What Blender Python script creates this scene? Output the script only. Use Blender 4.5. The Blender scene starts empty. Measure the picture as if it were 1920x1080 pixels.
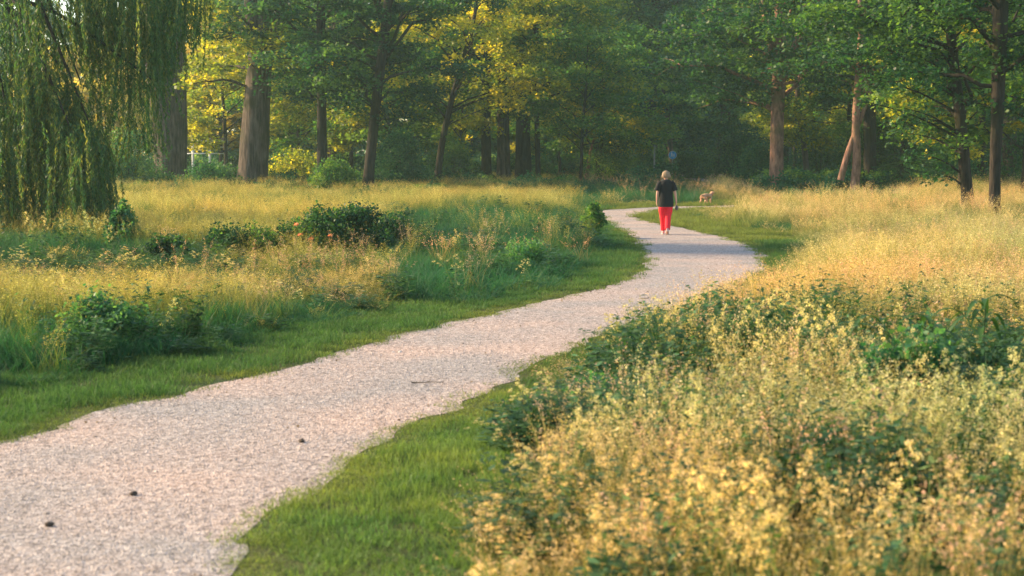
import bpy, bmesh, math, random
import numpy as np
from mathutils import Vector, Matrix
from mathutils.geometry import tessellate_polygon

scene = bpy.context.scene
COL = scene.collection
F = 2933.0; CAMH = 2.15; YH = 287.0
PITCH = math.atan((540 - YH) / F)
SUN_AZ = 73.0      # degrees left of the view direction
SUN_EL = 26.0
rs = np.random.RandomState(7)

# ------------------------------------------------------------------ helpers
def G(px, py):
    u = (px - 960) / F; v = -(py - 540) / F
    dy = math.cos(PITCH) + v * math.sin(PITCH); dz = -math.sin(PITCH) + v * math.cos(PITCH)
    t = CAMH / -dz
    return (u * t, dy * t)
def P(px, py, Y):
    u = (px - 960) / F; v = -(py - 540) / F
    dy = math.cos(PITCH) + v * math.sin(PITCH); dz = -math.sin(PITCH) + v * math.cos(PITCH)
    t = Y / dy
    return (u * t, Y, CAMH + dz * t)

def tag(o, label=None, cat=None, group=None, kind=None):
    if label: o['label'] = label
    if cat: o['category'] = cat
    if group: o['group'] = group
    if kind: o['kind'] = kind
    return o
def empty(name, loc):
    o = bpy.data.objects.new(name, None); COL.objects.link(o); o.location = loc
    o.empty_display_size = 0.3
    return o
def link(name, me, mats, parent=None, loc=None, smooth=False, coll=None):
    if not isinstance(mats, (list, tuple)): mats = [mats]
    for m in mats: me.materials.append(m)
    o = bpy.data.objects.new(name, me); (coll or COL).objects.link(o)
    if parent: o.parent = parent
    if loc is not None: o.location = loc
    if smooth: me.polygons.foreach_set('use_smooth', np.ones(len(me.polygons), bool))
    return o

class Geo:
    """collects quads/tris with a colour per vertex, links as ONE mesh"""
    def __init__(s): s.v = []; s.f4 = []; s.f3 = []; s.c = []; s.n = 0; s.m4 = []; s.m3 = []
    def add(s, v, f, c, mat=0):
        v = np.asarray(v, float).reshape(-1, 3); f = np.asarray(f, int)
        c = np.asarray(c, float)
        if c.ndim == 1: c = np.tile(c, (len(v), 1))
        s.v.append(v); s.c.append(c)
        if f.shape[1] == 4: s.f4.append(f + s.n); s.m4.append(np.full(len(f), mat))
        else: s.f3.append(f + s.n); s.m3.append(np.full(len(f), mat))
        s.n += len(v)
    def mesh(s, name, off=(0, 0, 0)):
        v = np.concatenate(s.v) - np.array(off); c = np.concatenate(s.c)
        f4 = np.concatenate(s.f4) if s.f4 else np.zeros((0, 4), int)
        f3 = np.concatenate(s.f3) if s.f3 else np.zeros((0, 3), int)
        me = bpy.data.meshes.new(name)
        me.vertices.add(len(v)); me.vertices.foreach_set('co', v.astype('f').ravel())
        nl = f4.size + f3.size
        me.loops.add(nl); me.loops.foreach_set('vertex_index', np.concatenate([f4.ravel(), f3.ravel()]).astype('i'))
        npol = len(f4) + len(f3); me.polygons.add(npol)
        st = np.concatenate([np.arange(len(f4)) * 4, f4.size + np.arange(len(f3)) * 3]).astype('i')
        me.polygons.foreach_set('loop_start', st)
        mi = np.concatenate([np.concatenate(s.m4) if s.m4 else [], np.concatenate(s.m3) if s.m3 else []]).astype('i')
        me.polygons.foreach_set('material_index', mi)
        me.update(calc_edges=True); me.validate()
        a = me.attributes.new('col', 'FLOAT_COLOR', 'POINT')
        a.data.foreach_set('color', np.hstack([c, np.ones((len(c), 1))]).astype('f').ravel())
        return me

def norm(a): return a / np.maximum(np.linalg.norm(a, axis=-1, keepdims=True), 1e-9)

def leaves(g, c, size, r, cols, tilt=0.6, ratio=0.62, down=0.0, mat=0, adir=None, curl=0.0):
    """rhombic leaves centred at c (n,3); normals near up with random tilt"""
    n = len(c)
    if n == 0: return
    nrm = norm(np.array([0, 0, 1.0]) + r.normal(0, tilt, (n, 3)))
    a = r.normal(0, 1, (n, 3)) if adir is None else adir + r.normal(0, .25, (n, 3))
    a[:, 2] -= down
    a = norm(a - (a * nrm).sum(1, keepdims=True) * nrm) if adir is None else norm(a)
    b = norm(np.cross(nrm, a))
    L = (size * (0.65 + 0.7 * r.rand(n)))[:, None]
    W = L * ratio
    p0 = c - a * L / 2; p1 = c + b * W / 2 - a * L * .08; p2 = c + a * L / 2; p3 = c - b * W / 2 - a * L * .08
    v = np.stack([p0, p1, p2, p3], 1).reshape(-1, 3)
    f = np.arange(4 * n).reshape(n, 4)
    g.add(v, f, np.repeat(cols, 4, 0), mat)

def blades(g, base, az, L, bend, w, r, cb, ct, k=4, mat=0, lean=0.15):
    """curved ribbons: base (n,3), az, L, bend arrays; colours cb->ct"""
    n = len(base)
    t = np.linspace(0, 1, k + 1)
    d = np.stack([np.cos(az), np.sin(az)], 1)
    ang = lean * r.rand(n)[:, None] + bend[:, None] * t[None, :] ** 1.3
    seg = (L / k)[:, None]
    hor = np.concatenate([np.zeros((n, 1)), np.cumsum(np.sin(ang[:, 1:]) * seg, 1)], 1)
    ver = np.concatenate([np.zeros((n, 1)), np.cumsum(np.cos(ang[:, 1:]) * seg, 1)], 1)
    P3 = base[:, None, :] + np.stack([d[:, None, 0] * hor, d[:, None, 1] * hor, ver], 2)
    ta = r.rand(n) * 6.283
    side = np.stack([np.cos(ta), np.sin(ta), np.zeros(n)], 1)
    ww = w[:, None] * (1 - t[None, :] ** 2 * .93) * .5
    A = P3 + side[:, None, :] * ww[..., None]; B = P3 - side[:, None, :] * ww[..., None]
    v = np.stack([A, B], 2).reshape(n, -1, 3)
    idx = np.arange(k) * 2
    f1 = np.stack([idx, idx + 1, idx + 3, idx + 2], 1)
    f = (f1[None] + (np.arange(n) * 2 * (k + 1))[:, None, None]).reshape(-1, 4)
    c = cb[:, None, :] * (1 - t[None, :, None]) + ct[:, None, :] * t[None, :, None]
    c = np.repeat(c[:, :, None, :], 2, 2).reshape(-1, 3)
    g.add(v.reshape(-1, 3), f, c, mat)
    return P3

def tube(g, pts, rad, col=(1, 1, 1), ns=8, mat=0, rough=0.0, r=None, flute=0, cap=True):
    pts = np.asarray(pts, float); rad = np.asarray(rad, float); m = len(pts)
    tan = np.gradient(pts, axis=0); tan = norm(tan)
    ref = np.array([1.0, 0, 0]) if abs(tan[0][0]) < .8 else np.array([0, 1.0, 0])
    th = np.arange(ns) / ns * 2 * math.pi
    u = norm(ref - (tan @ ref)[:, None] * tan); w = np.cross(tan, u)
    rr = np.repeat(rad[:, None], ns, 1)
    if flute: rr = rr * (1 + flute * np.sin(th * 7 + 1.3)[None, :] + flute * .7 * np.sin(th * 13 + np.linspace(0, 3, m)[:, None]))
    if rough and r is not None: rr = rr * (1 + rough * r.normal(0, 1, rr.shape))
    v = pts[:, None, :] + rr[..., None] * (np.cos(th)[None, :, None] * u[:, None, :] + np.sin(th)[None, :, None] * w[:, None, :])
    i = np.arange(m - 1)[:, None] * ns; j = np.arange(ns)[None, :]; j2 = (j + 1) % ns
    f = np.stack([i + j, i + j2, i + ns + j2, i + ns + j], 2).reshape(-1, 4)
    g.add(v.reshape(-1, 3), f, np.array(col, float), mat)
    if cap:
        top = v[-1]; c = top.mean(0)
        vv = np.vstack([top, c]); ff = np.stack([np.arange(ns), (np.arange(ns) + 1) % ns, np.full(ns, ns)], 1)
        g.add(vv, ff, np.array(col, float), mat)

def resample(pts, n):
    pts = np.asarray(pts, float); d = np.r_[0, np.cumsum(np.linalg.norm(np.diff(pts[:, :3], axis=0), axis=1))]
    t = np.linspace(0, d[-1], n)
    # catmull-ish smoothing through cubic interpolation of each column
    out = np.stack([np.interp(t, d, pts[:, k]) for k in range(pts.shape[1])], 1)
    for _ in range(2): out[1:-1] = (out[:-2] + 2 * out[1:-1] + out[2:]) / 4
    return out

def vnoise(x, y, s, seed=0):
    x = np.asarray(x) / s + 100.3 + seed * 17.1; y = np.asarray(y) / s + 51.7 + seed * 9.3
    xi = np.floor(x).astype(int); yi = np.floor(y).astype(int); fx = x - xi; fy = y - yi
    fx = fx * fx * (3 - 2 * fx); fy = fy * fy * (3 - 2 * fy)
    def h(a, b):
        n = (a * 374761393 + b * 668265263 + seed * 1013) & 0x7fffffff
        n = ((n ^ (n >> 13)) * 1274126177) & 0x7fffffff
        return ((n ^ (n >> 16)) & 0xffff) / 65535.0
    return (h(xi, yi) * (1 - fx) + h(xi + 1, yi) * fx) * (1 - fy) + (h(xi, yi + 1) * (1 - fx) + h(xi + 1, yi + 1) * fx) * fy
def sstep(a, b, x):
    t = np.clip((x - a) / (b - a), 0, 1); return t * t * (3 - 2 * t)

# ---------------------------------------------------------------- materials
def newmat(name):
    m = bpy.data.materials.new(name); m.use_nodes = True
    nt = m.node_tree; nt.nodes.clear()
    return m, nt, nt.nodes.new, nt.links.new
def foliage(name, instanced, trans=0.42, warm=(1.25, 1.15, .55), spec=.3, rough=.5):
    m, nt, N, L = newmat(name)
    out = N('ShaderNodeOutputMaterial'); mix = N('ShaderNodeMixShader'); pb = N('ShaderNodeBsdfPrincipled'); tr = N('ShaderNodeBsdfTranslucent')
    at = N('ShaderNodeAttribute'); at.attribute_name = 'col'
    src = at.outputs['Color']
    if instanced:
        a2 = N('ShaderNodeAttribute'); a2.attribute_name = 'tint'; a2.attribute_type = 'INSTANCER'
        mu = N('ShaderNodeMix'); mu.data_type = 'RGBA'; mu.blend_type = 'MULTIPLY'; mu.inputs[0].default_value = 1
        L(src, mu.inputs[6]); L(a2.outputs['Color'], mu.inputs[7]); src = mu.outputs[2]
    L(src, pb.inputs['Base Color']); pb.inputs['Roughness'].default_value = rough
    pb.inputs['Specular IOR Level'].default_value = spec
    mw = N('ShaderNodeMix'); mw.data_type = 'RGBA'; mw.blend_type = 'MULTIPLY'; mw.inputs[0].default_value = 1
    mw.inputs[7].default_value = (*warm, 1); L(src, mw.inputs[6]); L(mw.outputs[2], tr.inputs['Color'])
    mix.inputs[0].default_value = trans
    L(pb.outputs[0], mix.inputs[1]); L(tr.outputs[0], mix.inputs[2]); L(mix.outputs[0], out.inputs[0])
    return m
M_LEAF = foliage('leaf', False, .52, (1.45, 1.4, .5), .3, .5)
M_PLANT = foliage('meadow_plant', True, .42, (1.12, 1.15, .6), .2, .6)
M_SOLO = foliage('weed_leaf', False, .42, (1.25, 1.15, .55), .3, .5)

def bark(name, c1, c2, sc=(7, 7, 1.2), bump=.6):
    m, nt, N, L = newmat(name)
    out = N('ShaderNodeOutputMaterial'); pb = N('ShaderNodeBsdfPrincipled'); L(pb.outputs[0], out.inputs[0])
    tc = N('ShaderNodeTexCoord'); mp = N('ShaderNodeMapping'); mp.inputs['Scale'].default_value = sc
    L(tc.outputs['Object'], mp.inputs[0])
    n1 = N('ShaderNodeTexNoise'); n1.inputs['Scale'].default_value = 1.6; n1.inputs['Detail'].default_value = 8; n1.inputs['Roughness'].default_value = .65
    L(mp.outputs[0], n1.inputs[0])
    n2 = N('ShaderNodeTexNoise'); n2.inputs['Scale'].default_value = .7; n2.inputs['Detail'].default_value = 3
    L(tc.outputs['Object'], n2.inputs[0])
    cr = N('ShaderNodeValToRGB'); cr.color_ramp.elements[0].position = .38; cr.color_ramp.elements[1].position = .66
    cr.color_ramp.elements[0].color = (*c1, 1); cr.color_ramp.elements[1].color = (*c2, 1)
    L(n1.outputs[0], cr.inputs[0])
    mx = N('ShaderNodeMix'); mx.data_type = 'RGBA'; mx.blend_type = 'MIX'
    r2 = N('ShaderNodeValToRGB'); r2.color_ramp.elements[0].position = .5; r2.color_ramp.elements[1].position = .7
    L(n2.outputs[0], r2.inputs[0]); L(r2.outputs[0], mx.inputs[0])
    L(cr.outputs[0], mx.inputs[6]); mx.inputs[7].default_value = (c1[0] * .8 + .01, c1[1] * 1.2 + .015, c1[2] * .8, 1)
    L(mx.outputs[2], pb.inputs['Base Color']); pb.inputs['Roughness'].default_value = .9; pb.inputs['Specular IOR Level'].default_value = .15
    bp = N('ShaderNodeBump'); bp.inputs['Strength'].default_value = bump; bp.inputs['Distance'].default_value = .2
    L(n1.outputs[0], bp.inputs['Height']); L(bp.outputs[0], pb.inputs['Normal'])
    return m
M_BARK_PALE = bark('furrowed_bark', (.030, .022, .018), (.19, .145, .115), (5, 5, .55), 1.0)
M_BARK_DARK = bark('dark_bark', (.014, .012, .010), (.055, .042, .032))
M_BARK_RED = bark('reddish_bark', (.13, .07, .05), (.38, .21, .15), (5, 5, 1.5), .4)

def plain(name, c, rough=.7, spec=.3, metal=0, noise=0, nsc=20):
    m, nt, N, L = newmat(name)
    out = N('ShaderNodeOutputMaterial'); pb = N('ShaderNodeBsdfPrincipled'); L(pb.outputs[0], out.inputs[0])
    pb.inputs['Base Color'].default_value = (*c, 1); pb.inputs['Roughness'].default_value = rough
    pb.inputs['Specular IOR Level'].default_value = spec; pb.inputs['Metallic'].default_value = metal
    if noise:
        tc = N('ShaderNodeTexCoord'); n = N('ShaderNodeTexNoise'); n.inputs['Scale'].default_value = nsc; n.inputs['Detail'].default_value = 4
        L(tc.outputs['Object'], n.inputs[0])
        cr = N('ShaderNodeValToRGB'); cr.color_ramp.elements[0].position = .3; cr.color_ramp.elements[1].position = .7
        cr.color_ramp.elements[0].color = tuple(x * (1 - noise) for x in c) + (1,)
        cr.color_ramp.elements[1].color = tuple(min(1, x * (1 + noise)) for x in c) + (1,)
        L(n.outputs[0], cr.inputs[0]); L(cr.outputs[0], pb.inputs['Base Color'])
        bp = N('ShaderNodeBump'); bp.inputs['Strength'].default_value = .3; bp.inputs['Distance'].default_value = .01
        L(n.outputs[0], bp.inputs['Height']); L(bp.outputs[0], pb.inputs['Normal'])
    return m

# ground + path materials
def ground_mat():
    m, nt, N, L = newmat('meadow_soil')
    out = N('ShaderNodeOutputMaterial'); pb = N('ShaderNodeBsdfPrincipled'); L(pb.outputs[0], out.inputs[0])
    tc = N('ShaderNodeTexCoord')
    a = N('ShaderNodeTexNoise'); a.inputs['Scale'].default_value = .5; a.inputs['Detail'].default_value = 8; a.inputs['Roughness'].default_value = .7
    b = N('ShaderNodeTexNoise'); b.inputs['Scale'].default_value = 30; b.inputs['Detail'].default_value = 6
    L(tc.outputs['Object'], a.inputs[0]); L(tc.outputs['Object'], b.inputs[0])
    cr = N('ShaderNodeValToRGB'); e = cr.color_ramp.elements
    e[0].position = .3; e[0].color = (.035, .07, .02, 1); e[1].position = .7; e[1].color = (.11, .115, .035, 1)
    L(a.outputs[0], cr.inputs[0])
    mx = N('ShaderNodeMix'); mx.data_type = 'RGBA'; mx.blend_type = 'MULTIPLY'; mx.inputs[0].default_value = .8
    c2 = N('ShaderNodeValToRGB'); c2.color_ramp.elements[0].position = .35; c2.color_ramp.elements[0].color = (.35, .35, .35, 1)
    c2.color_ramp.elements[1].position = .65
    L(b.outputs[0], c2.inputs[0]); L(cr.outputs[0], mx.inputs[6]); L(c2.outputs[0], mx.inputs[7]); L(mx.outputs[2], pb.inputs['Base Color'])
    pb.inputs['Roughness'].default_value = .95; pb.inputs['Specular IOR Level'].default_value = .1
    bp = N('ShaderNodeBump'); bp.inputs['Strength'].default_value = .8; bp.inputs['Distance'].default_value = .03
    L(b.outputs[0], bp.inputs['Height']); L(bp.outputs[0], pb.inputs['Normal'])
    return m
def gravel_mat():
    m, nt, N, L = newmat('crushed_shell_gravel')
    out = N('ShaderNodeOutputMaterial'); pb = N('ShaderNodeBsdfPrincipled'); L(pb.outputs[0], out.inputs[0])
    tc = N('ShaderNodeTexCoord')
    vo = N('ShaderNodeTexVoronoi'); vo.inputs['Scale'].default_value = 62; L(tc.outputs['Object'], vo.inputs[0])
    v2 = N('ShaderNodeTexVoronoi'); v2.inputs['Scale'].default_value = 17; L(tc.outputs['Object'], v2.inputs[0])
    big = N('ShaderNodeTexNoise'); big.inputs['Scale'].default_value = .55; big.inputs['Detail'].default_value = 5; L(tc.outputs['Object'], big.inputs[0])
    mid = N('ShaderNodeTexNoise'); mid.inputs['Scale'].default_value = 9; mid.inputs['Detail'].default_value = 8; mid.inputs['Roughness'].default_value = .8; L(tc.outputs['Object'], mid.inputs[0])
    sp = N('ShaderNodeSeparateColor'); L(vo.outputs['Color'], sp.inputs[0])
    cr = N('ShaderNodeValToRGB'); e = cr.color_ramp.elements
    e[0].position = 0; e[0].color = (.07, .06, .055, 1); e[1].position = 1; e[1].color = (.64, .575, .52, 1)
    x = cr.color_ramp.elements.new(.16); x.color = (.33, .295, .27, 1)
    x = cr.color_ramp.elements.new(.6); x.color = (.38, .34, .305, 1)
    L(sp.outputs[0], cr.inputs[0])
    c2 = N('ShaderNodeValToRGB'); c2.color_ramp.elements[0].position = .36; c2.color_ramp.elements[0].color = (.80, .83, .87, 1)
    c2.color_ramp.elements[1].position = .64; c2.color_ramp.elements[1].color = (1.10, .97, .92, 1)
    L(big.outputs[0], c2.inputs[0])
    mx = N('ShaderNodeMix'); mx.data_type = 'RGBA'; mx.blend_type = 'MULTIPLY'; mx.inputs[0].default_value = 1
    L(cr.outputs[0], mx.inputs[6]); L(c2.outputs[0], mx.inputs[7])
    c3 = N('ShaderNodeValToRGB'); c3.color_ramp.elements[0].position = .38; c3.color_ramp.elements[0].color = (.5, .48, .46, 1)
    c3.color_ramp.elements[1].position = .52; c3.color_ramp.elements[1].color = (1, 1, 1, 1)
    L(mid.outputs[0], c3.inputs[0])
    m2 = N('ShaderNodeMix'); m2.data_type = 'RGBA'; m2.blend_type = 'MULTIPLY'; m2.inputs[0].default_value = .75
    L(mx.outputs[2], m2.inputs[6]); L(c3.outputs[0], m2.inputs[7]); L(m2.outputs[2], pb.inputs['Base Color'])
    pb.inputs['Roughness'].default_value = .95; pb.inputs['Specular IOR Level'].default_value = .15
    ad = N('ShaderNodeMath'); ad.operation = 'ADD'; L(vo.outputs['Distance'], ad.inputs[0]); L(v2.outputs['Distance'], ad.inputs[1])
    a3 = N('ShaderNodeMath'); a3.operation = 'ADD'; L(ad.outputs[0], a3.inputs[0]); L(mid.outputs[0], a3.inputs[1])
    bp = N('ShaderNodeBump'); bp.inputs['Strength'].default_value = .7; bp.inputs['Distance'].default_value = .02
    L(a3.outputs[0], bp.inputs['Height']); L(bp.outputs[0], pb.inputs['Normal'])
    return m

# ------------------------------------------------------------------- ground
g = Geo(); S = 420
g.add([(-S, -40, 0), (S, -40, 0), (S, 2 * S - 40, 0), (-S, 2 * S - 40, 0)], [[0, 1, 2, 3]], (1, 1, 1))
tag(link('ground', g.mesh('ground'), ground_mat()), kind='structure')

# --------------------------------------------------------------------- path
Lpx = [(0, 828), (110, 800), (230, 765), (370, 733), (500, 700), (640, 660), (740, 632), (860, 600), (980, 575), (1100, 547),
       (1185, 521), (1210, 497), (1207, 473), (1178, 443), (1150, 424), (1124, 408), (1112, 398), (1135, 394.5), (1185, 391), (1240, 388)]
Rpx = [(415, 1080), (470, 1010), (520, 960), (600, 905), (690, 850), (790, 795), (890, 745), (985, 697), (1080, 652), (1190, 610), (1330, 562),
       (1405, 525), (1436, 490), (1415, 464), (1340, 440), (1280, 428), (1222, 416), (1188, 405), (1215, 399), (1260, 394)]
Lg = [G(*p) for p in Lpx]; Rg = [G(*p) for p in Rpx]
p0 = G(0, 828)
Lg = [(p0[0] - 3.5, p0[1] - 4.9), (p0[0] - 9, p0[1] - 15), ][::-1] + Lg
Rg = [(-2.9, 2.0), (-6.5, -6)][::-1] + Rg
Lg += [(9.0, 64.5), (12.5, 70), (14.5, 80), (15.0, 100), (14.6, 130), (15.2, 147), (19, 158), (30, 165), (50, 170)]
Rg += [(9.4, 61.8), (14.0, 66.5), (17, 78), (17.8, 100), (17.6, 130), (18.2, 141), (22, 149), (32, 157), (52, 162)]
def dens(pl, step):
    pl = np.array(pl, float); out = []
    n = len(pl)
    for i in range(n - 1):
        a = pl[max(i - 1, 0)]; b = pl[i]; c = pl[i + 1]; d = pl[min(i + 2, n - 1)]
        k = max(2, int(np.linalg.norm(c - b) / step))
        for t in np.arange(k) / k:
            out.append(.5 * ((2 * b) + (-a + c) * t + (2 * a - 5 * b + 4 * c - d) * t * t + (-a + 3 * b - 3 * c + d) * t ** 3))
    out.append(pl[-1]); return np.array(out)
Ld = dens(Lg, .18); Rd = dens(Rg, .18)
def jag(a, s):
    return a + (np.stack([vnoise(a[:, 0], a[:, 1], .45, s), vnoise(a[:, 0], a[:, 1], .45, s + 1)], 1) - .5) * .22 + (np.stack([vnoise(a[:, 0], a[:, 1], 1.6, s + 2), vnoise(a[:, 0], a[:, 1], 1.6, s + 3)], 1) - .5) * .14
Lj = jag(Ld, 3); Rj = jag(Rd, 8)
poly = np.vstack([Lj, Rj[::-1]])
tris = tessellate_polygon([[Vector((p[0], p[1], 0)) for p in poly]])
g = Geo(); g.add(np.c_[poly, np.full(len(poly), .004)], np.array([list(t) for t in tris]), (1, 1, 1))
pm = g.mesh('path')
bm = bmesh.new(); bm.from_mesh(pm); bmesh.ops.recalc_face_normals(bm, faces=bm.faces)
for f in bm.faces:
    if f.normal.z < 0: f.normal_flip()
bm.to_mesh(pm); bm.free()
tag(link('path', pm, gravel_mat()), kind='structure')

PX = np.vstack([Lj[::3], Rj[::-1][::3]])
def path_sd(x, y):
    """distance to the path (negative inside)"""
    x = np.asarray(x, float); y = np.asarray(y, float)
    A = PX; B = np.roll(PX, -1, 0)
    best = np.full(x.shape, 1e9); ins = np.zeros(x.shape, bool)
    for a, b in zip(A, B):
        ab = b - a; l2 = max(ab @ ab, 1e-9)
        t = np.clip(((x - a[0]) * ab[0] + (y - a[1]) * ab[1]) / l2, 0, 1)
        d = (x - a[0] - t * ab[0]) ** 2 + (y - a[1] - t * ab[1]) ** 2
        best = np.minimum(best, d)
        if a[1] != b[1]:
            c = ((a[1] > y) != (b[1] > y)) & (x < (b[0] - a[0]) * (y - a[1]) / (b[1] - a[1]) + a[0])
            ins ^= c
    d = np.sqrt(best); return np.where(ins, -d, d)

# ----------------------------------------------------------- plant sources
SRC = {}

def source(kind, geos):
    c = bpy.data.collections.new(kind + '_sources')
    for ge in geos:
        link(kind, ge.mesh(kind), M_PLANT, coll=c)
    SRC[kind] = c
def C(*a): return np.array(a, float)
def mixc(r, n, a, b, j=.12):
    t = r.rand(n, 1); return (C(*a) * (1 - t) + C(*b) * t) * (1 + r.normal(0, j, (n, 1))).clip(.4, 1.8)
def disc(r, n, R):
    a = r.rand(n) * 6.283; q = R * np.sqrt(r.rand(n)); return np.c_[q * np.cos(a), q * np.sin(a), np.zeros(n)]
def panicle(g, P3, r, col1, col2, n=16, size=.014, spread=.02, frac=.32):
    k = P3.shape[1] - 1
    tot = len(P3) * n
    bi = np.repeat(np.arange(len(P3)), n); t = (1 - frac * r.rand(tot)) * k
    i = np.minimum(t.astype(int), k - 1); fr = (t - i)[:, None]
    c = P3[bi, i] * (1 - fr) + P3[bi, i + 1] * fr
    c = c + r.normal(0, spread, (tot, 3)) * np.array([1, 1, .6])
    leaves(g, c, size, r, mixc(r, tot, col1, col2), tilt=1.2, ratio=.5)

def fine_grass(seed, n, R, H, w, gb, gt, stems, sc1, sc2, bendm=.9, psize=.016):
    r = np.random.RandomState(seed); g = Geo()
    b = disc(r, n, R)
    blades(g, b, r.rand(n) * 6.283, H * (.35 + .5 * r.rand(n)), .3 + bendm * r.rand(n), w * (.7 + .6 * r.rand(n)), r,
           mixc(r, n, gb, gb, .2), mixc(r, n, gt, gt, .2))
    if stems:
        b = disc(r, stems, R * .8)
        P3 = blades(g, b, r.rand(stems) * 6.283, H * (.75 + .4 * r.rand(stems)), .1 + .45 * r.rand(stems), np.full(stems, w * .5), r,
                    mixc(r, stems, gb, gt), mixc(r, stems, sc1, sc2), lean=.1)
        panicle(g, P3, r, sc1, sc2, 16, psize, .012)
    return g
GREEN1 = (.05, .11, .025); GREEN2 = (.10, .19, .045); GOLD1 = (.31, .26, .07); GOLD2 = (.52, .43, .15); CREAM1 = (.52, .43, .15); CREAM2 = (.80, .66, .30)
source('tall_grass', [fine_grass(10 + i, 46, .17, .75, .006, GREEN1, (.17, .21, .055), 16, GOLD1, GOLD2) for i in range(4)])
source('golden_grass', [fine_grass(30 + i, 42, .17, .78, .006, (.075, .14, .035), (.25, .25, .075), 17, GOLD1, CREAM2, .7, .016) for i in range(4)])
source('green_grass', [fine_grass(50 + i, 60, .17, .62, .007, (.018, .08, .03), (.045, .15, .055), 0, (.17, .2, .09), (.26, .25, .12), 1.2) for i in range(4)])
source('lawn', [fine_grass(70 + i, 90, .16, .085, .0045, (.040, .105, .03), (.085, .18, .048), 0, GOLD1, GOLD2, 1.3) for i in range(4)])

def leafy(seed, stems, H, R, lsz, c1, c2, head=None, hn=0):
    """upright weed stems with leaves up the stem"""
    r = np.random.RandomState(seed); g = Geo()
    b = disc(r, stems, R)
    P3 = blades(g, b, r.rand(stems) * 6.283, H * (.7 + .4 * r.rand(stems)), .1 + .3 * r.rand(stems), np.full(stems, .009), r,
                mixc(r, stems, c1, c1), mixc(r, stems, c2, c2), lean=.2)
    n = 15; tot = stems * n; k = P3.shape[1] - 1
    bi = np.repeat(np.arange(stems), n); t = (.12 + .86 * r.rand(tot)) * k; i = np.minimum(t.astype(int), k - 1); fr = (t - i)[:, None]
    c = P3[bi, i] * (1 - fr) + P3[bi, i + 1] * fr
    az = r.rand(tot) * 6.283; sz = lsz * (1.2 - .6 * t / k)
    out = np.c_[np.cos(az), np.sin(az), .15 - .5 * r.rand(tot)]
    c = c + out * sz[:, None] * .5
    leaves(g, c, sz, r, mixc(r, tot, c1, c2, .2), tilt=.35, ratio=.4, adir=out)
    if head == 'clumps':
        for s in range(stems):
            if r.rand() > hn: continue
            tip = P3[s, -1]
            m = r.randint(5, 10)
            for q in range(m):
                cc = tip + C(r.normal(0, .018 + .005 * q), r.normal(0, .018 + .005 * q), -.034 * q + .03)
                nn = 24
                leaves(g, cc + r.normal(0, .011, (nn, 3)), .0145, r, mixc(r, nn, CREAM1, CREAM2, .15), tilt=1.5, ratio=.7)
    if head == 'spire':
        panicle(g, P3, r, *hn, n=55, size=.017, spread=.013, frac=.4)
    return g
source('seed_plant', [leafy(90 + i, 5, .80, .13, .09, (.055, .12, .03), (.13, .21, .055), 'clumps', .6) for i in range(5)])
source('nettle', [leafy(110 + i, 9, .72, .17, .11, (.03, .085, .03), (.075, .16, .06)) for i in range(4)])
source('pink_grass', [fine_grass(130 + i, 20, .12, .85, .005, (.12, .15, .04), (.3, .24, .1), 14, (.55, .32, .18), (.74, .48, .30), .5, .017) for i in range(3)])

def stuff_points(name, kind, pts, scl, tint, label, r, zscale=None, tilt=.08):
    n = len(pts)
    me = bpy.data.meshes.new(name); me.vertices.add(n)
    me.vertices.foreach_set('co', pts.astype('f').ravel())
    def attr(nm, ty, data, key):
        a = me.attributes.new(nm, ty, 'POINT'); a.data.foreach_set(key, data.astype('f' if ty != 'INT' else 'i').ravel())
    rot = np.c_[r.normal(0, tilt, (n, 2)), r.rand(n) * 6.283]
    z = scl if zscale is None else zscale
    attr('rot', 'FLOAT_VECTOR', rot, 'vector'); attr('scl', 'FLOAT_VECTOR', np.c_[scl, scl, z], 'vector')
    attr('tint', 'FLOAT_VECTOR', tint, 'vector')
    attr('idx', 'INT', r.randint(0, len(SRC[kind].objects), n), 'value')
    o = bpy.data.objects.new(name, me); COL.objects.link(o)
    ng = bpy.data.node_groups.new(name, 'GeometryNodeTree')
    ng.interface.new_socket('Geometry', in_out='INPUT', socket_type='NodeSocketGeometry')
    ng.interface.new_socket('Geometry', in_out='OUTPUT', socket_type='NodeSocketGeometry')
    N = ng.nodes.new; L = ng.links.new
    gi = N('NodeGroupInput'); go = N('NodeGroupOutput'); ip = N('GeometryNodeInstanceOnPoints'); ci = N('GeometryNodeCollectionInfo')
    ci.inputs['Collection'].default_value = SRC[kind]; ci.inputs['Separate Children'].default_value = True; ci.inputs['Reset Children'].default_value = True
    def na(nm, ty):
        a = N('GeometryNodeInputNamedAttribute'); a.data_type = ty; a.inputs['Name'].default_value = nm
        return a.outputs['Attribute']
    L(gi.outputs[0], ip.inputs['Points']); L(ci.outputs[0], ip.inputs['Instance']); ip.inputs['Pick Instance'].default_value = True
    L(na('idx', 'INT'), ip.inputs['Instance Index']); L(na('rot', 'FLOAT_VECTOR'), ip.inputs['Rotation']); L(na('scl', 'FLOAT_VECTOR'), ip.inputs['Scale'])
    L(ip.outputs[0], go.inputs[0])
    md = o.modifiers.new('scatter', 'NODES'); md.node_group = ng
    tag(o, label, kind.replace('_', ' ') if kind != 'lawn' else 'grass', kind='stuff')
    return o

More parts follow.
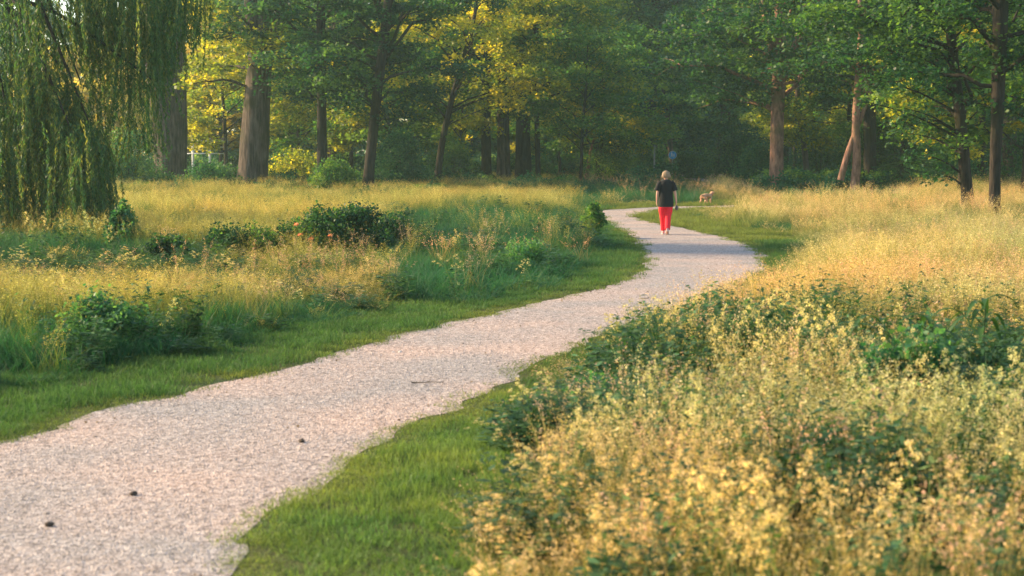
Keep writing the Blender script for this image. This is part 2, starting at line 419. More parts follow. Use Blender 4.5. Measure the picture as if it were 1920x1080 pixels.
# --------------------------------------------------------- meadow scattering
def wedge(r, n, y0, y1, m=1.5, extra=.36):
    """points in the ground region the camera (or a neighbour of it) sees, uniform by area"""
    out = []
    while sum(len(o) for o in out) < n:
        y = np.sqrt(r.rand(n) * (y1 ** 2 - y0 ** 2) + y0 ** 2) if y0 > 0 else y1 * np.sqrt(r.rand(n))
        x = (r.rand(n) * 2 - 1) * (extra * y + m)
        out.append(np.c_[x, y])
    return np.vstack(out)[:n]
def classify(p):
    x, y = p[:, 0], p[:, 1]
    sd = path_sd(x, y)
    # which side of the path
    xr = np.interp(y, *zip(*[(a[1], a[0]) for a in Rg[2:14]]))
    right = (x > xr)
    left = ~right
    wl = np.where(y < 22, 1.35, .75); wl = np.where((y >= 45), .35, wl)
    wr = np.interp(y, [0, 8.8, 11.5, 13, 22], [1.35, 1.3, .85, .6, .45]); wr = np.where(y > 34, 1.6, wr)
    w = np.where(right, wr, wl) + (vnoise(x, y, 1.3, 5) - .5) * .55
    # low turf in the wedge inside the bend, and along the sight line to the far path
    far = (x / y > .105) & (x / y < .138) & (y > 92) & (y < 148)
    tall = sstep(w - .1, w + 1.3, sd)
    tall = np.where(far, .12, tall)
    dg = (x / y > .106) & (x / y < .142) & (y > 48) & (y < 67)
    tall = np.where(dg, tall * .12, tall)
    return sd, right, w, tall

r = np.random.RandomState(21)
bands = [(6.0, 13, 26), (13, 22, 17), (22, 36, 9), (36, 60, 4.5), (60, 100, 2.1), (100, 150, 1.0)]
allp = []
for (a, b, dn) in bands:
    area = .36 * (b * b - a * a) + 3 * (b - a)
    p = wedge(r, int(area * dn), a, b)
    allp.append(np.c_[p, np.full(len(p), (26 / dn) ** .25)])
allp = np.vstack(allp)
sd, right, w, tall = classify(allp)
x, y, bs = allp.T
keep = (sd > w - .05) & (tall > .04)
n1 = vnoise(x, y, 2.2, 1) * .6 + vnoise(x, y, .8, 2) * .4
n2 = vnoise(x, y, 3.1, 11) * .6 + vnoise(x, y, .9, 12) * .4
u = r.rand(len(x))
# zones, from the photograph: lush green bank on the left in the middle distance, golden elsewhere
px = 960 + x / y * F; py = YH + CAMH * F / y
lush = (~right) & (sstep(640, 800, px) > n1 * .8 + .1) & (py > 405) & (py < 600)
lush |= (~right) & (py > 610 + 90 * n1)
lush |= (~right) & (py > 420) & (py < 560) & (px < 420) & (n2 > .62)
lush |= (py < 352) & (n2 > .5) & (px < 1400)
lush |= (~right) & (y > 50) & (n2 > .60)
lush |= right & (y > 24) & (n2 > .66) & (u > .35)
lush |= (py < 384) & (px > 1080) & (px < 1330)
band = sstep(9.0, 10.5, y) * (1 - sstep(14.5, 18.5, y))
weedy = right & (y < 20) & (u < .18 + .75 * band * sstep(.25, .55, n2))
midw = (~right) & (py > 480) & (n2 > .50) & (px < 690)
kind = np.full(len(x), 'tall_grass', dtype=object)
kind[right] = np.where(u[right] < np.where(y[right] < 16, .5, .75), 'golden_grass', 'tall_grass')
kind[~right] = np.where(u[~right] < .42, 'golden_grass', 'tall_grass')
kind[lush] = np.where(u[lush] < .93, 'green_grass', 'tall_grass')
bank = lush & (y > 20) & (y < 60)
kind[bank & (u < .985)] = 'green_grass'
kind[bank & (u < .13) & (n2 > .42)] = 'nettle'
kind[bank & (u > .90) & (n1 > .55)] = 'tall_grass'
kind[(~right) & (px < 480) & (py > 500) & (n2 > .56) & (u < .32)] = 'nettle'
kind[weedy] = 'nettle'
kind[right & (y < 15) & (u > .76) & (n1 > .30)] = 'seed_plant'
kind[right & (u > .93)] = 'pink_grass'
patch1 = right & (((x - 3.7) / 1.25) ** 2 + ((y - 13.0) / 1.9) ** 2 < .75 + .5 * n1)
patch2 = right & (((x - .95) / .75) ** 2 + ((y - 12.2) / 1.5) ** 2 < .75 + .5 * n1)
patch3 = right & (((x - 1.9) / .5) ** 2 + ((y - 8.4) / .7) ** 2 < .6 + .5 * n1)
kind[(patch1 | patch2 | patch3) & (u < .9)] = 'nettle'
kind[midw & (u < .18)] = 'nettle'
kind[midw & (u > .9)] = 'seed_plant'
kind[(~right) & (y < 32) & (py < 640) & (u > .965)] = 'pink_grass'
kind[(~right) & (y < 28) & (py < 660) & (u > .90) & (u < .93)] = 'seed_plant'
# thin out the near right so seed heads and leaves read apart
keep &= ~((y < 9) & (r.rand(len(x)) < .15))
keep &= ~((x > -.35 - .0 * y) & (x < .9) & (y < 6.4))
hz = np.where(right, .95, .95) * (.55 + .45 * tall) * (.85 + .35 * vnoise(x, y, 1.5, 31)) 
hz = np.where(tall < .2, .35, hz)
hz *= np.where(right & (y < 12), .92, 1)
hz *= np.where(patch1 | patch2, .88, 1)
hz *= 1 + (sstep(30, 60, y) * .55 + .18) * (vnoise(x, y, 3.5, 77) * .6 + vnoise(x, y, 1.3, 78) * .4 - .5) * 1.6 * (tall > .5)
patch4 = ((x + 3.9) / 1.3) ** 2 + ((y - 16.6) / 1.3) ** 2 < .8 + .5 * n1
vg = (~right) & (y < 30) & (sd < w + .75 + 1.1 * n1)
kind[vg & (u < .72)] = 'green_grass'; kind[vg & (u > .72) & (u < .80)] = 'nettle'
kind[(~right) & (y < 60) & (y > 12) & (n1 > .62) & (u < .6)] = 'green_grass'
kind[right & (y > 15) & (y < 60) & (n1 > .60) & (u < .5)] = 'green_grass'
kind[patch4 & (u < .25)] = 'nettle'; kind[patch4 & (u > .3) & (u < .9)] = 'green_grass'
hz *= 1 - .2 * (~right) * sstep(50, 65, y)
hz *= 1 - .48 * (~right) * sstep(19, 21.5, y) * (1 - sstep(29.5, 31.5, y)) * (1 - sstep(690, 780, px))
LABEL = {'tall_grass': 'tall green and straw coloured meadow grass with thin seed heads', 'golden_grass': 'pale golden flowering grass glowing across the meadow',
         'green_grass': 'lush dark green grass on the bank beside the path', 'seed_plant': 'leafy meadow weeds topped with cream seed clumps beside the path',
         'nettle': 'dark leafy nettle growth between the meadow grasses', 'pink_grass': 'reddish pink seeding grass stalks scattered in the right meadow'}
for kd, lb in LABEL.items():
    s = keep & (kind == kd)
    n = s.sum()
    tn = (1 + r.normal(0, .14, (n, 1))).clip(.6, 1.5) * np.ones((n, 3))
    tn[:, 0] *= (.82 + .42 * vnoise(x[s], y[s], 2.0, 41)); tn[:, 2] *= (.9 + .3 * vnoise(x[s], y[s], 2.5, 43))
    if kd in ('golden_grass', 'tall_grass'):
        rr_ = right[s]; tn[rr_] *= C(1.14, 1.07, 1.16)
        tn[~rr_] *= C(1.0, 1.0, .80)
    ob = stuff_points(kd, kd, np.c_[x[s], y[s], np.zeros(n)], bs[s] * (.85 + .3 * r.rand(n)), tn, lb, r, hz[s] * (.85 + .3 * r.rand(n)))

# short turf on the verges
lawnp = []
for (a, b, dn) in [(5.5, 13, 75), (13, 24, 40), (24, 45, 18), (45, 75, 7)]:
    area = .36 * (b * b - a * a) + 3 * (b - a)
    p = wedge(r, int(area * dn), a, b)
    sdd, rt, ww, tl = classify(p)
    k = (sdd > -.04) & (sdd < ww + 1.0)
    lawnp.append(np.c_[p[k], np.full(k.sum(), (75 / dn) ** .35), sdd[k]])
lw = np.vstack(lawnp); n = len(lw)
edge = 1 - sstep(.0, .35, lw[:, 3] + (vnoise(lw[:, 0], lw[:, 1], .6, 61) - .5) * .5)
tn = np.ones((n, 3)) * (1 + r.normal(0, .15, (n, 1))).clip(.6, 1.5)
dry = sstep(.45, .75, vnoise(lw[:, 0], lw[:, 1], .9, 63) * .6 + vnoise(lw[:, 0], lw[:, 1], .25, 64) * .4)
bend = (lw[:, 1] > 38) & (lw[:, 0] > np.interp(lw[:, 1], [38, 50, 60], [4.2, 3.2, 4.0]))  # turf inside the bend, tinted gold to carry its sunlight
rg = (lw[:, 1] < 14) & (lw[:, 0] > -2)
dry_sun_mix = np.clip(edge * .8 + dry * .28 + bend * .85 + rg * (.08 + .45 * vnoise(lw[:, 0], lw[:, 1], .35, 69)), 0, 1)[:, None]
tn = tn * (C(1, 1, 1) * (1 - dry_sun_mix) + C(2.5, 1.35, 1.1) * dry_sun_mix) * (1 + .3 * rg[:, None])
stuff_points('verge_grass', 'lawn', np.c_[lw[:, 0], lw[:, 1], np.zeros(n)], lw[:, 2] * (.8 + .4 * r.rand(n)), tn,
             'short mown green turf with dry yellow edges along the gravel path', r,
             (.6 + .9 * vnoise(lw[:, 0], lw[:, 1], .7, 66)) * (1 - .55 * edge) * lw[:, 2])

# loose stones on the path
def stone(seed):
    r = np.random.RandomState(seed); bm = bmesh.new(); bmesh.ops.create_icosphere(bm, subdivisions=1, radius=1)
    v = np.array([q.co for q in bm.verts]) * (1 + r.normal(0, .16, (len(bm.verts), 1))) * C(1, .75, .5); f = np.array([[q.index for q in ff.verts] for ff in bm.faces]); bm.free()
    g = Geo(); g.add(v, f, (1, 1, 1)); return g
M_STONE, nt, N, L = newmat('loose_stone')
o_ = N('ShaderNodeOutputMaterial'); pb = N('ShaderNodeBsdfPrincipled'); aa = N('ShaderNodeAttribute'); aa.attribute_name = 'tint'; aa.attribute_type = 'INSTANCER'
L(aa.outputs['Color'], pb.inputs['Base Color']); L(pb.outputs[0], o_.inputs[0]); pb.inputs['Roughness'].default_value = .9
c = bpy.data.collections.new('stone_sources')
for i in range(4): link('stone', stone(i).mesh('stone'), M_STONE, coll=c)
SRC['stone'] = c
p = np.vstack([wedge(r, 60000, 6, 16), wedge(r, 45000, 16, 40)])
s_ = path_sd(p[:, 0], p[:, 1]); p = p[(s_ < .03)]
n = len(p); sz = .003 + .0035 * r.rand(n) ** 2 + .014 * (r.rand(n) > .994) * r.rand(n); sz *= np.where(p[:, 1] > 16, 1.35, .9)
t = r.rand(n, 1); tn = C(.14, .12, .105) * (1 - t) + C(.68, .61, .55) * t; dk = r.rand(n) < .13; tn[dk] = C(.05, .04, .035)
stuff_points('loose_gravel', 'stone', np.c_[p, np.full(n, .005)], sz, tn, 'loose pale crushed gravel and dark specks strewn over the path', r, tilt=.6)

c = bpy.data.collections.new('litter_sources')
for i in range(3):
    rr = np.random.RandomState(450 + i); g = Geo(); leaves(g, rr.normal(0, .02, (2, 3)) * C(1, 1, .2) + C(0, 0, .006), .022, rr, mixc(rr, 2, (.10, .06, .03), (.22, .15, .07)), tilt=.3, ratio=.6)
    link('litter', g.mesh('litter'), M_PLANT, coll=c)
SRC['litter'] = c
p = wedge(r, 9000, 6, 32); s_ = path_sd(p[:, 0], p[:, 1]); p = p[(s_ < .08) & (r.rand(len(p)) < np.where(s_ > -.35, .55, .07))]; n = len(p)
stuff_points('leaf_litter', 'litter', np.c_[p, np.full(n, .006)], .6 + .8 * r.rand(n), np.ones((n, 3)) * (.4 + .9 * r.rand(n, 1)), 'tiny brown leaf scraps and crumbs gathered along the gravel edge', r, tilt=.2)

# -------------------------------------------------------------------- trees
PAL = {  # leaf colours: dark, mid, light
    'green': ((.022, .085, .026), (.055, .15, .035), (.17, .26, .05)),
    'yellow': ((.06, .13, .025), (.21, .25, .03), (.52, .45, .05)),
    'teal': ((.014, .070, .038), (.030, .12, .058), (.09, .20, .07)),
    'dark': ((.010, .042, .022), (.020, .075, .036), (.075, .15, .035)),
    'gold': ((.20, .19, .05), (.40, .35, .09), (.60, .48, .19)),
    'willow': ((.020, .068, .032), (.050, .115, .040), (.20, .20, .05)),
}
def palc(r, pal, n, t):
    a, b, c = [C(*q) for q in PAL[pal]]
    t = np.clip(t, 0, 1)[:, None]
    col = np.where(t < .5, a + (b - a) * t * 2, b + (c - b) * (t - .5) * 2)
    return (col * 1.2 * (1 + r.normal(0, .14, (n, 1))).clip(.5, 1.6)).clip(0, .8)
def spray_leaves(g, r, centers, radii, nper, size, pal, flat=.3, tilt=.55, ratio=.7, shift=0.0):
    for c, R, n in zip(centers, radii, nper):
        n = int(n)
        if n < 2: continue
        a = r.rand(n) * 6.283; q = R * r.rand(n) ** .55
        lump = .75 + .35 * np.sin(a * 3 + r.rand() * 6) * r.rand()
        q = q * lump
        off = np.c_[q * np.cos(a), q * np.sin(a), r.normal(0, flat * R * .6, n) - .25 * q * q / max(R, .1)]
        t = np.clip(r.rand() ** 1.4 * .85 + shift + r.rand(n) * .3, 0, 1)
        leaves(g, c + off, size, r, palc(r, pal, n, t), tilt=tilt, ratio=ratio, down=.4)

HS = .78
def tree(name, label, trunk, Y, H, lo, R, pal, n_leaf, seed, bark_m=None, cat='tree', group=None, limbs=16, lsize=.17, flare=1.3,
         bias=(0, 0), forks=(), flat=.34, shift=0.0, curve=.3, spraysz=1.0, top=1.0, extra=(), openness=1.0):
    """trunk: list of (px, py, width px) seen at depth Y; continues to height H"""
    r = np.random.RandomState(seed); H = H * HS; limbs = int(limbs * 1.35); lo = lo * .88
    def conv(tr, Y):
        o = []
        for (a, b, w) in tr:
            q = P(a, b, Y); o.append((q[0], q[1], q[2], w / F * Y / 2))
        return o
    tp = conv(trunk, Y)
    bx, by, bz, br = tp[0]
    tp[0] = (bx, by, -.1, br)
    base = C(bx, by, 0)
    last = np.array(tp[-1]); prev = np.array(tp[-2]) if len(tp) > 1 else last - C(0, 0, 1, 0)
    if last[2] < H:
        d = (last - prev)[:3]; d = d / max(d[2], .3); d[:2] *= .5
        rem = H - last[2]
        for k in (0.33, .66, 1):
            e = last[:3] + d * rem * k + np.r_[r.normal(0, .02 * rem, 2), 0]
            tp.append((e[0], e[1], e[2], max(.03, last[3] * (1 - .85 * k))))
    tp = resample(tp, 26)
    if len(tp) > 3:
        wob = np.cumsum(r.normal(0, .006, (26, 2)), 0) * min(H, 12) * .12
        wob -= wob[0]; tp[:, :2] += wob * .5
    g = Geo()
    fl = tp[:, 3].copy(); fl *= 1 + (flare - 1) * np.exp(-np.maximum(tp[:, 2], 0) / (br * 2.2 + .05))
    tube(g, tp[:, :3], fl, ns=22 if br > .3 else 12, flute=.035 if br > .3 else .02, rough=.012, r=r)
    skel = [(tp, 1.0)]
    for fk in forks:
        fp = conv(fk, Y); last = np.array(fp[-1]); d = last[:3] - np.array(fp[-2])[:3]; d = d / max(np.linalg.norm(d), .1)
        fp.append(tuple(last[:3] + d * 3.0) + (last[3] * .3,))
        fp = resample(fp, 12); tube(g, fp[:, :3], fp[:, 3], ns=10, rough=.02, r=r); skel.append((fp, .6))
    # limbs
    cen = []; rad = []; ga = r.rand() * 6.28
    for i in range(limbs):
        u = (i + .5 * r.rand()) / limbs
        z = lo + (H * .96 - lo) * u
        ga += 2.39996 + r.normal(0, .25)
        sk, wt = skel[0] if r.rand() < .65 or len(skel) == 1 else skel[r.randint(1, len(skel))]
        zz = sk[:, 2]
        if z > zz.max(): z = zz.max() - .1
        if z < zz.min(): z = zz.min() + .1
        s = C(*[np.interp(z, zz, sk[:, k]) for k in range(3)]); rr = np.interp(z, zz, sk[:, 3])
        prof = (1 - (u * top) ** 2.2) ** .5 * (.55 + .45 * min(1, u * 4 + .35))
        Lb = R * prof * (.75 + .45 * r.rand())
        dx = math.cos(ga) + bias[0] * .6; dy = math.sin(ga) + bias[1] * .6; q = math.hypot(dx, dy); dx /= q; dy /= q
        m = 8; tt = np.linspace(0, 1, m)
        rise = Lb * (.05 + curve * u + .5 * r.rand())
        pl = np.c_[s[0] + dx * Lb * tt, s[1] + dy * Lb * tt, s[2] + rise * np.sin(tt * 1.9) - .12 * Lb * tt ** 3]
        pl[1:-1] += r.normal(0, .03 * Lb, (m - 2, 3))
        r0 = min(rr * .4, .022 * Lb + .015)
        tube(g, pl, r0 * (1 - .85 * tt), ns=6, cap=False)
        nsub = max(3, int(5 * Lb / 3)) 
        for k in range(nsub):
            f = .25 + .78 * (k + r.rand() * .8) / nsub; f = min(f, 1.0)
            c0 = C(*[np.interp(f, tt, pl[:, j]) for j in range(3)])
            if r.rand() < .35: cen.append(c0 + r.normal(0, .35, 3) - C(0, 0, .3)); rad.append((.3 + .3 * r.rand()) * spraysz)
            sl = Lb * (.16 + .22 * r.rand()) * (1.15 - .5 * f)
            sa = math.atan2(dy, dx) + (1 if k % 2 else -1) * (.5 + .7 * r.rand())
            e = c0 + C(math.cos(sa) * sl, math.sin(sa) * sl, sl * (.0 + .3 * r.rand()))
            tube(g, np.array([c0, (c0 + e) / 2 + r.normal(0, .04, 3), e]), [r0 * .35 * (1.1 - .6 * f), r0 * .25 * (1.1 - .6 * f), .006], ns=4, cap=False)
            cen += [e, (c0 + e) / 2]; rad += [(.5 + .35 * r.rand()) * spraysz, (.35 + .3 * r.rand()) * spraysz]
    for e in extra:   # sprays of leaves pinned at seen places: (px, py, dY, radius m)
        q = P(e[0], e[1], Y + e[2]); cen.append(C(*q)); rad.append(e[3])
        sk = skel[0][0]; z = max(sk[0, 2] + .5, q[2] - .35 * abs(q[0] - np.interp(q[2], sk[:, 2], sk[:, 0])) - .2)
        s = C(*[np.interp(z, sk[:, 2], sk[:, k]) for k in range(3)])
        mid = (s + C(*q)) / 2 + C(0, 0, .25)
        tube(g, resample([tuple(s) + (.05,), tuple(mid) + (.035,), tuple(q) + (.01,)], 7)[:, :3], np.linspace(.05, .008, 7), ns=5, cap=False)
    rad = np.array(rad); wgt = rad ** 2 * (.6 + .8 * r.rand(len(rad))); nper = wgt / wgt.sum() * n_leaf * .72; lsize = lsize * 1.22
    gc = Geo(); spray_leaves(gc, r, cen, rad * 1.25, nper, lsize, pal, flat=flat, shift=shift)
    root = empty(name, tuple(base)); tag(root, label, cat, group)
    link('trunk', g.mesh('trunk', base), bark_m or M_BARK_DARK, root, smooth=True)
    link('crown', gc.mesh('crown', base), M_LEAF, root)
    return root
def copy_thing(o, loc, rz, s, label, group):
    c = o.copy(); COL.objects.link(c); c.location = loc; c.rotation_euler = (0, 0, rz); c.scale = (s, s, s * 1.0)
    c['label'] = label; c['group'] = group
    for ch in o.children:
        d = ch.copy(); COL.objects.link(d); d.parent = c
    return c

def shrub(name, label, x, y, R, H, pal, n, seed, lsize=.12, shift=0, cat='shrub', group=None, flat=.5, ry=None, mat=None, base_z=.0):
    r = np.random.RandomState(seed); ry = ry or R
    g = Geo(); cen = []; rad = []
    ns = max(34, int(34 * (R * H) ** .5))
    lob = [r.rand() * 6.283 for _ in range(4)]
    for i in range(ns):
        a = r.rand() * 6.283; q = r.rand() ** .5; h = r.rand() ** .8
        e = math.sqrt(max(.04, 1 - (h * .96) ** 2.0)); jj = .78 + .18 * math.sin(a * 2 + lob[0]) + .14 * math.sin(a * 3 + lob[1] + h * 4) + .2 * r.rand()
        c = C(math.cos(a) * q * R * e * jj, math.sin(a) * q * ry * e * jj, base_z + .88 * H * h * (.75 + .3 * r.rand()))
        cen.append(c); rad.append(min(R, H) * (.30 + .22 * r.rand()))
        if i % 3 == 0:
            mid = c * C(.45, .45, .5); tube(g, np.array([(c[0] * .12, c[1] * .12, -.02), mid, c]), [.006 + .008 * H, .004 + .004 * H, .003], ns=5, cap=False)
        if i % 2 == 0:   # loose outer tips
            cen.append(c * C(1.25, 1.25, 1.12)); rad.append(min(R, H) * .16)
    rad = np.array(rad); nper = rad ** 2 / (rad ** 2).sum() * n
    gc = Geo(); spray_leaves(gc, r, cen, rad, nper, lsize, pal, flat=flat, tilt=.8, shift=shift)
    root = empty(name, (x, y, 0)); tag(root, label, cat, group)
    link('stems', g.mesh('stems'), M_BARK_DARK, root, smooth=True); link('foliage', gc.mesh('foliage'), M_LEAF, root)
    return root

# --- individually recognisable trees (photo pixels)
tree('poplar_tree', 'massive furrowed brown trunk rising half hidden behind the willow fronds', [(322, 352, 50), (318, 250, 62), (310, 130, 72), (305, 0, 74)], 96, 22, 11, 6, 'green', 16000, 1, M_BARK_PALE, flare=1.15)
tree('poplar_tree', 'thick pale grey brown furrowed trunk with a forked top, right of the white fence', [(472, 360, 52), (478, 250, 50), (486, 130, 44), (500, 60, 36)], 90, 20, 6.5, 6, 'yellow', 14000, 2, M_BARK_PALE,
     forks=[[(486, 150, 34), (476, 60, 28), (470, 0, 26)], [(492, 120, 34), (518, 50, 30), (528, 0, 28)]], flare=1.15, limbs=13,
     extra=[(495, 90, -2, 1.0), (480, 60, -2.5, 1.1), (420, 70, -2, 1.4), (440, 110, -3, 1.1), (510, 110, -2, .9), (400, 40, -1, 1.3)], lsize=.2)
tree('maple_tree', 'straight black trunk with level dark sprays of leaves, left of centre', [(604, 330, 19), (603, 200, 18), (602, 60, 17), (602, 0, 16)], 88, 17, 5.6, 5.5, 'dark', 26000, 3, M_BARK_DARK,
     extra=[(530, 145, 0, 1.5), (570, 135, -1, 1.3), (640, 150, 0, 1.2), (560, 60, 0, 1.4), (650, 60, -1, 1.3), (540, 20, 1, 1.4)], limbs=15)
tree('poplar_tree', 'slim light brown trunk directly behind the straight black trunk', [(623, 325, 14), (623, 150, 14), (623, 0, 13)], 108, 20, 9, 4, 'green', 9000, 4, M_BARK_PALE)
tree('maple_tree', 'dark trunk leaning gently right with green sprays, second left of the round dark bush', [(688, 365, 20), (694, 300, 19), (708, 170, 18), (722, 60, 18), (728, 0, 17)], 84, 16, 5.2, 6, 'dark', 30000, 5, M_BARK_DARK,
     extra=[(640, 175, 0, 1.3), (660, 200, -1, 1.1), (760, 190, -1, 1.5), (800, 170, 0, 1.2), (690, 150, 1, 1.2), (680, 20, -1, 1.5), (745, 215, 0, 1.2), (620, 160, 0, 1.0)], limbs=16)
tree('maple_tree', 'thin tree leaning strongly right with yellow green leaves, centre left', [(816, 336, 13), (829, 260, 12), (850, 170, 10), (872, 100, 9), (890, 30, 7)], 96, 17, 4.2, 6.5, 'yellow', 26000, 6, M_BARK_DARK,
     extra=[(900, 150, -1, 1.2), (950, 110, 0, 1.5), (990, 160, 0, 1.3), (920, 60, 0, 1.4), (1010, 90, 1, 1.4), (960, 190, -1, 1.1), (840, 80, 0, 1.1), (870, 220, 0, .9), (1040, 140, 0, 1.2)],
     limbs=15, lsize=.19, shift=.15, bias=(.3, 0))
for i, (a, w, lb) in enumerate([(912, 17, 'leftmost and narrowest'), (944, 22, 'middle one'), (981, 26, 'rightmost and widest')]):
    tree('oak_tree', 'dark straight trunk under low foliage, ' + lb + ' of a row of three', [(a, 332, w * 1.1), (a - 1, 240, w), (a, 120, w * .9)], 104 + i * 2, 19, 6.6, 5, ['green', 'teal', 'green'][i], 15000, 20 + i,
         M_BARK_DARK if i != 1 else M_BARK_PALE, limbs=13, group='three trunks in a row')
tree('maple_tree', 'slender dark sapling with sparse green leaves left of the walker', [(1088, 338, 6), (1092, 240, 6), (1100, 150, 5)], 98, 12, 2.6, 4.5, 'green', 20000, 30, limbs=18, lsize=.15,
     extra=[(1050, 220, 0, 1.2), (1130, 170, 0, 1.2), (1080, 110, 0, 1.4), (1150, 230, 0, 1.1)])
tree('maple_tree', 'thin reddish sapling leaning right beside the slender dark sapling', [(1098, 322, 7), (1108, 280, 6), (1118, 250, 4)], 112, 10, 3.4, 4, 'yellow', 9000, 31, M_BARK_RED, limbs=10)
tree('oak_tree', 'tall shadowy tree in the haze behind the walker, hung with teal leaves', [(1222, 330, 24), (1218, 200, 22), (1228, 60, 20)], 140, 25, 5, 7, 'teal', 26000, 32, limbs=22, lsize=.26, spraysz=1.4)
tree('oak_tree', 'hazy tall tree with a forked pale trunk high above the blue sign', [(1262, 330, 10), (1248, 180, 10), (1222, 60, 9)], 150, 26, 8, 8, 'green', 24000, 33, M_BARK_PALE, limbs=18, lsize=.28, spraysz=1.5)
tree('oak_tree', 'thin tree leaning right in the blue haze right of the blue sign', [(1342, 318, 9), (1352, 240, 8), (1362, 150, 7)], 150, 22, 6.5, 5, 'teal', 13000, 34, shift=.25, limbs=18, lsize=.26, spraysz=1.3)  # leaf palette shifted lighter, mist put into the leaf colour
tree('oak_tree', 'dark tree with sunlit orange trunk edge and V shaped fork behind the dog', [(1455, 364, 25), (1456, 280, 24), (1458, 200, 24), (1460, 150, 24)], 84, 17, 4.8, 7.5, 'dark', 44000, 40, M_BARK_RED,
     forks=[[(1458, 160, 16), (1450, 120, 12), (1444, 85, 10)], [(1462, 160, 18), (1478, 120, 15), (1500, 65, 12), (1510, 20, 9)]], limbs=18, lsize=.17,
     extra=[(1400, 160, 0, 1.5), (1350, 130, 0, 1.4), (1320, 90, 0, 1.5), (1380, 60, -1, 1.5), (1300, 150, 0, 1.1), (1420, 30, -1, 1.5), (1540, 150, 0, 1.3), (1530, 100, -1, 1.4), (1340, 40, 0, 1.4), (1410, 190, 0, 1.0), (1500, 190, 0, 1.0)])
tree('birch_tree', 'slim curved grey trunk standing between the forked tree and the orange trunk', [(1516, 338, 11), (1508, 270, 11), (1496, 190, 10), (1494, 120, 9)], 100, 16, 5.5, 5, 'dark', 17000, 41, M_BARK_PALE, limbs=13)
tree('pine_tree', 'slender wavy trunk glowing orange red in the sun, with a second stem leaning on it', [(1600, 374, 16), (1608, 300, 16), (1604, 230, 15), (1609, 160, 14), (1616, 80, 13), (1614, 0, 12)], 76, 17, 6.8, 5, 'dark', 20000, 42, M_BARK_RED,
     forks=[[(1576, 338, 13), (1588, 290, 12), (1604, 248, 10)]], limbs=12, extra=[(1560, 110, 0, 1.1), (1570, 150, 0, 1.0), (1660, 60, 0, 1.3)])
tree('oak_tree', 'black trunk in shade right behind the orange red trunk', [(1632, 360, 22), (1630, 200, 22), (1632, 60, 20)], 90, 18, 5.0, 6, 'dark', 26000, 43, limbs=16)
tree('oak_tree', 'dark trunk leaning left at the right edge, under bright oak leaves', [(1819, 418, 22), (1810, 320, 22), (1800, 210, 21), (1786, 90, 19), (1778, 0, 17)], 52, 14, 4.0, 5.5, 'dark', 40000, 44, limbs=15, lsize=.12,
     bias=(-.8, -.1), extra=[(1660, 90, 0, .8), (1700, 60, 0, .9), (1740, 100, 0, .8), (1640, 150, 0, .6), (1690, 140, 0, .8), (1750, 160, 0, .8), (1620, 190, 0, .5), (1680, 200, 0, .7), (1720, 220, 0, .7), (1800, 260, -1, .6), (1760, 30, 0, .9), (1720, 290, 0, .6), (1760, 330, 0, .6), (1780, 290, 0, .5), (1850, 40, 0, .9), (1700, 20, 0, .9), (1830, 130, 0, .8), (1740, 200, 1, .8), (1700, 250, 1, .8)], shift=.12)
tree('oak_tree', 'nearly black upright trunk nearest the right edge', [(1864, 428, 22), (1866, 320, 20), (1872, 200, 24), (1876, 80, 28), (1878, 0, 30)], 48, 15, 4.6, 5, 'dark', 26000, 45, limbs=14, lsize=.12,
     extra=[(1850, 120, 0, .8), (1900, 90, 0, .8), (1840, 60, 0, .9), (1900, 200, 0, .7), (1840, 200, 0, .6)])
tree('oak_tree', 'broad grey ridged trunk in the shade beyond the rightmost dark trunk', [(1894, 360, 26), (1892, 200, 26), (1890, 60, 24)], 82, 18, 6, 5.5, 'dark', 18000, 46, M_BARK_PALE, limbs=13)
tree('oak_tree', 'grey trunk between the two nearest dark trunks on the right', [(1842, 358, 17), (1840, 200, 17), (1838, 60, 16)], 88, 18, 5, 5.5, 'dark', 20000, 47, limbs=14)
tree('oak_tree', 'dim trunk right of the low dark fir', [(1748, 352, 18), (1746, 200, 18), (1740, 60, 16)], 92, 18, 4, 6, 'dark', 26000, 48, limbs=17)
tree('oak_tree', 'shaded tree just beyond the right edge of the picture', [(1985, 380, 30), (1980, 100, 26)], 66, 17, 4, 6.5, 'dark', 26000, 49, limbs=16, lsize=.15)

# fir with layered boughs
def fir(name, label, x, y, R, H, seed):
    r = np.random.RandomState(seed); g = Geo(); gc = Geo()
    tube(g, [(0, 0, -.1), (0, 0, H * .5), (0, 0, H)], [.14, .08, .02], ns=8)
    n = 60
    for i in range(n):
        u = i / n; z = .35 + H * .95 * u; L = R * (1 - u) ** .75 * (.8 + .35 * r.rand()) + .15; a = r.rand() * 6.283
        m = int(260 * L); t = r.rand(m); wd = .28 * L * (1 - t) + .08
        s = r.normal(0, .5, m) * wd
        d = C(math.cos(a), math.sin(a)); e = C(-math.sin(a), math.cos(a))
        c = np.c_[d[0] * L * t + e[0] * s, d[1] * L * t + e[1] * s, z - .25 * L * t + .12 * L * t * t - .3 * np.abs(s) + r.normal(0, .02, m)]
        leaves(gc, c, .09, r, palc(r, 'dark', m, r.rand(m) * .8), tilt=.4, ratio=.3)
        tube(g, [(0, 0, z), (d[0] * L * .9, d[1] * L * .9, z - .15 * L)], [.03, .006], ns=4, cap=False)
    root = empty(name, (x, y, 0)); tag(root, label, 'fir tree')
    link('trunk', g.mesh('trunk'), M_BARK_DARK, root); link('crown', gc.mesh('crown'), M_LEAF, root)
fx, fy, _ = P(1690, 340, 80)
fir('fir_tree', 'low dark fir with drooping layered boughs right of the orange red trunk', fx, fy, 2.5, 4.6, 5)

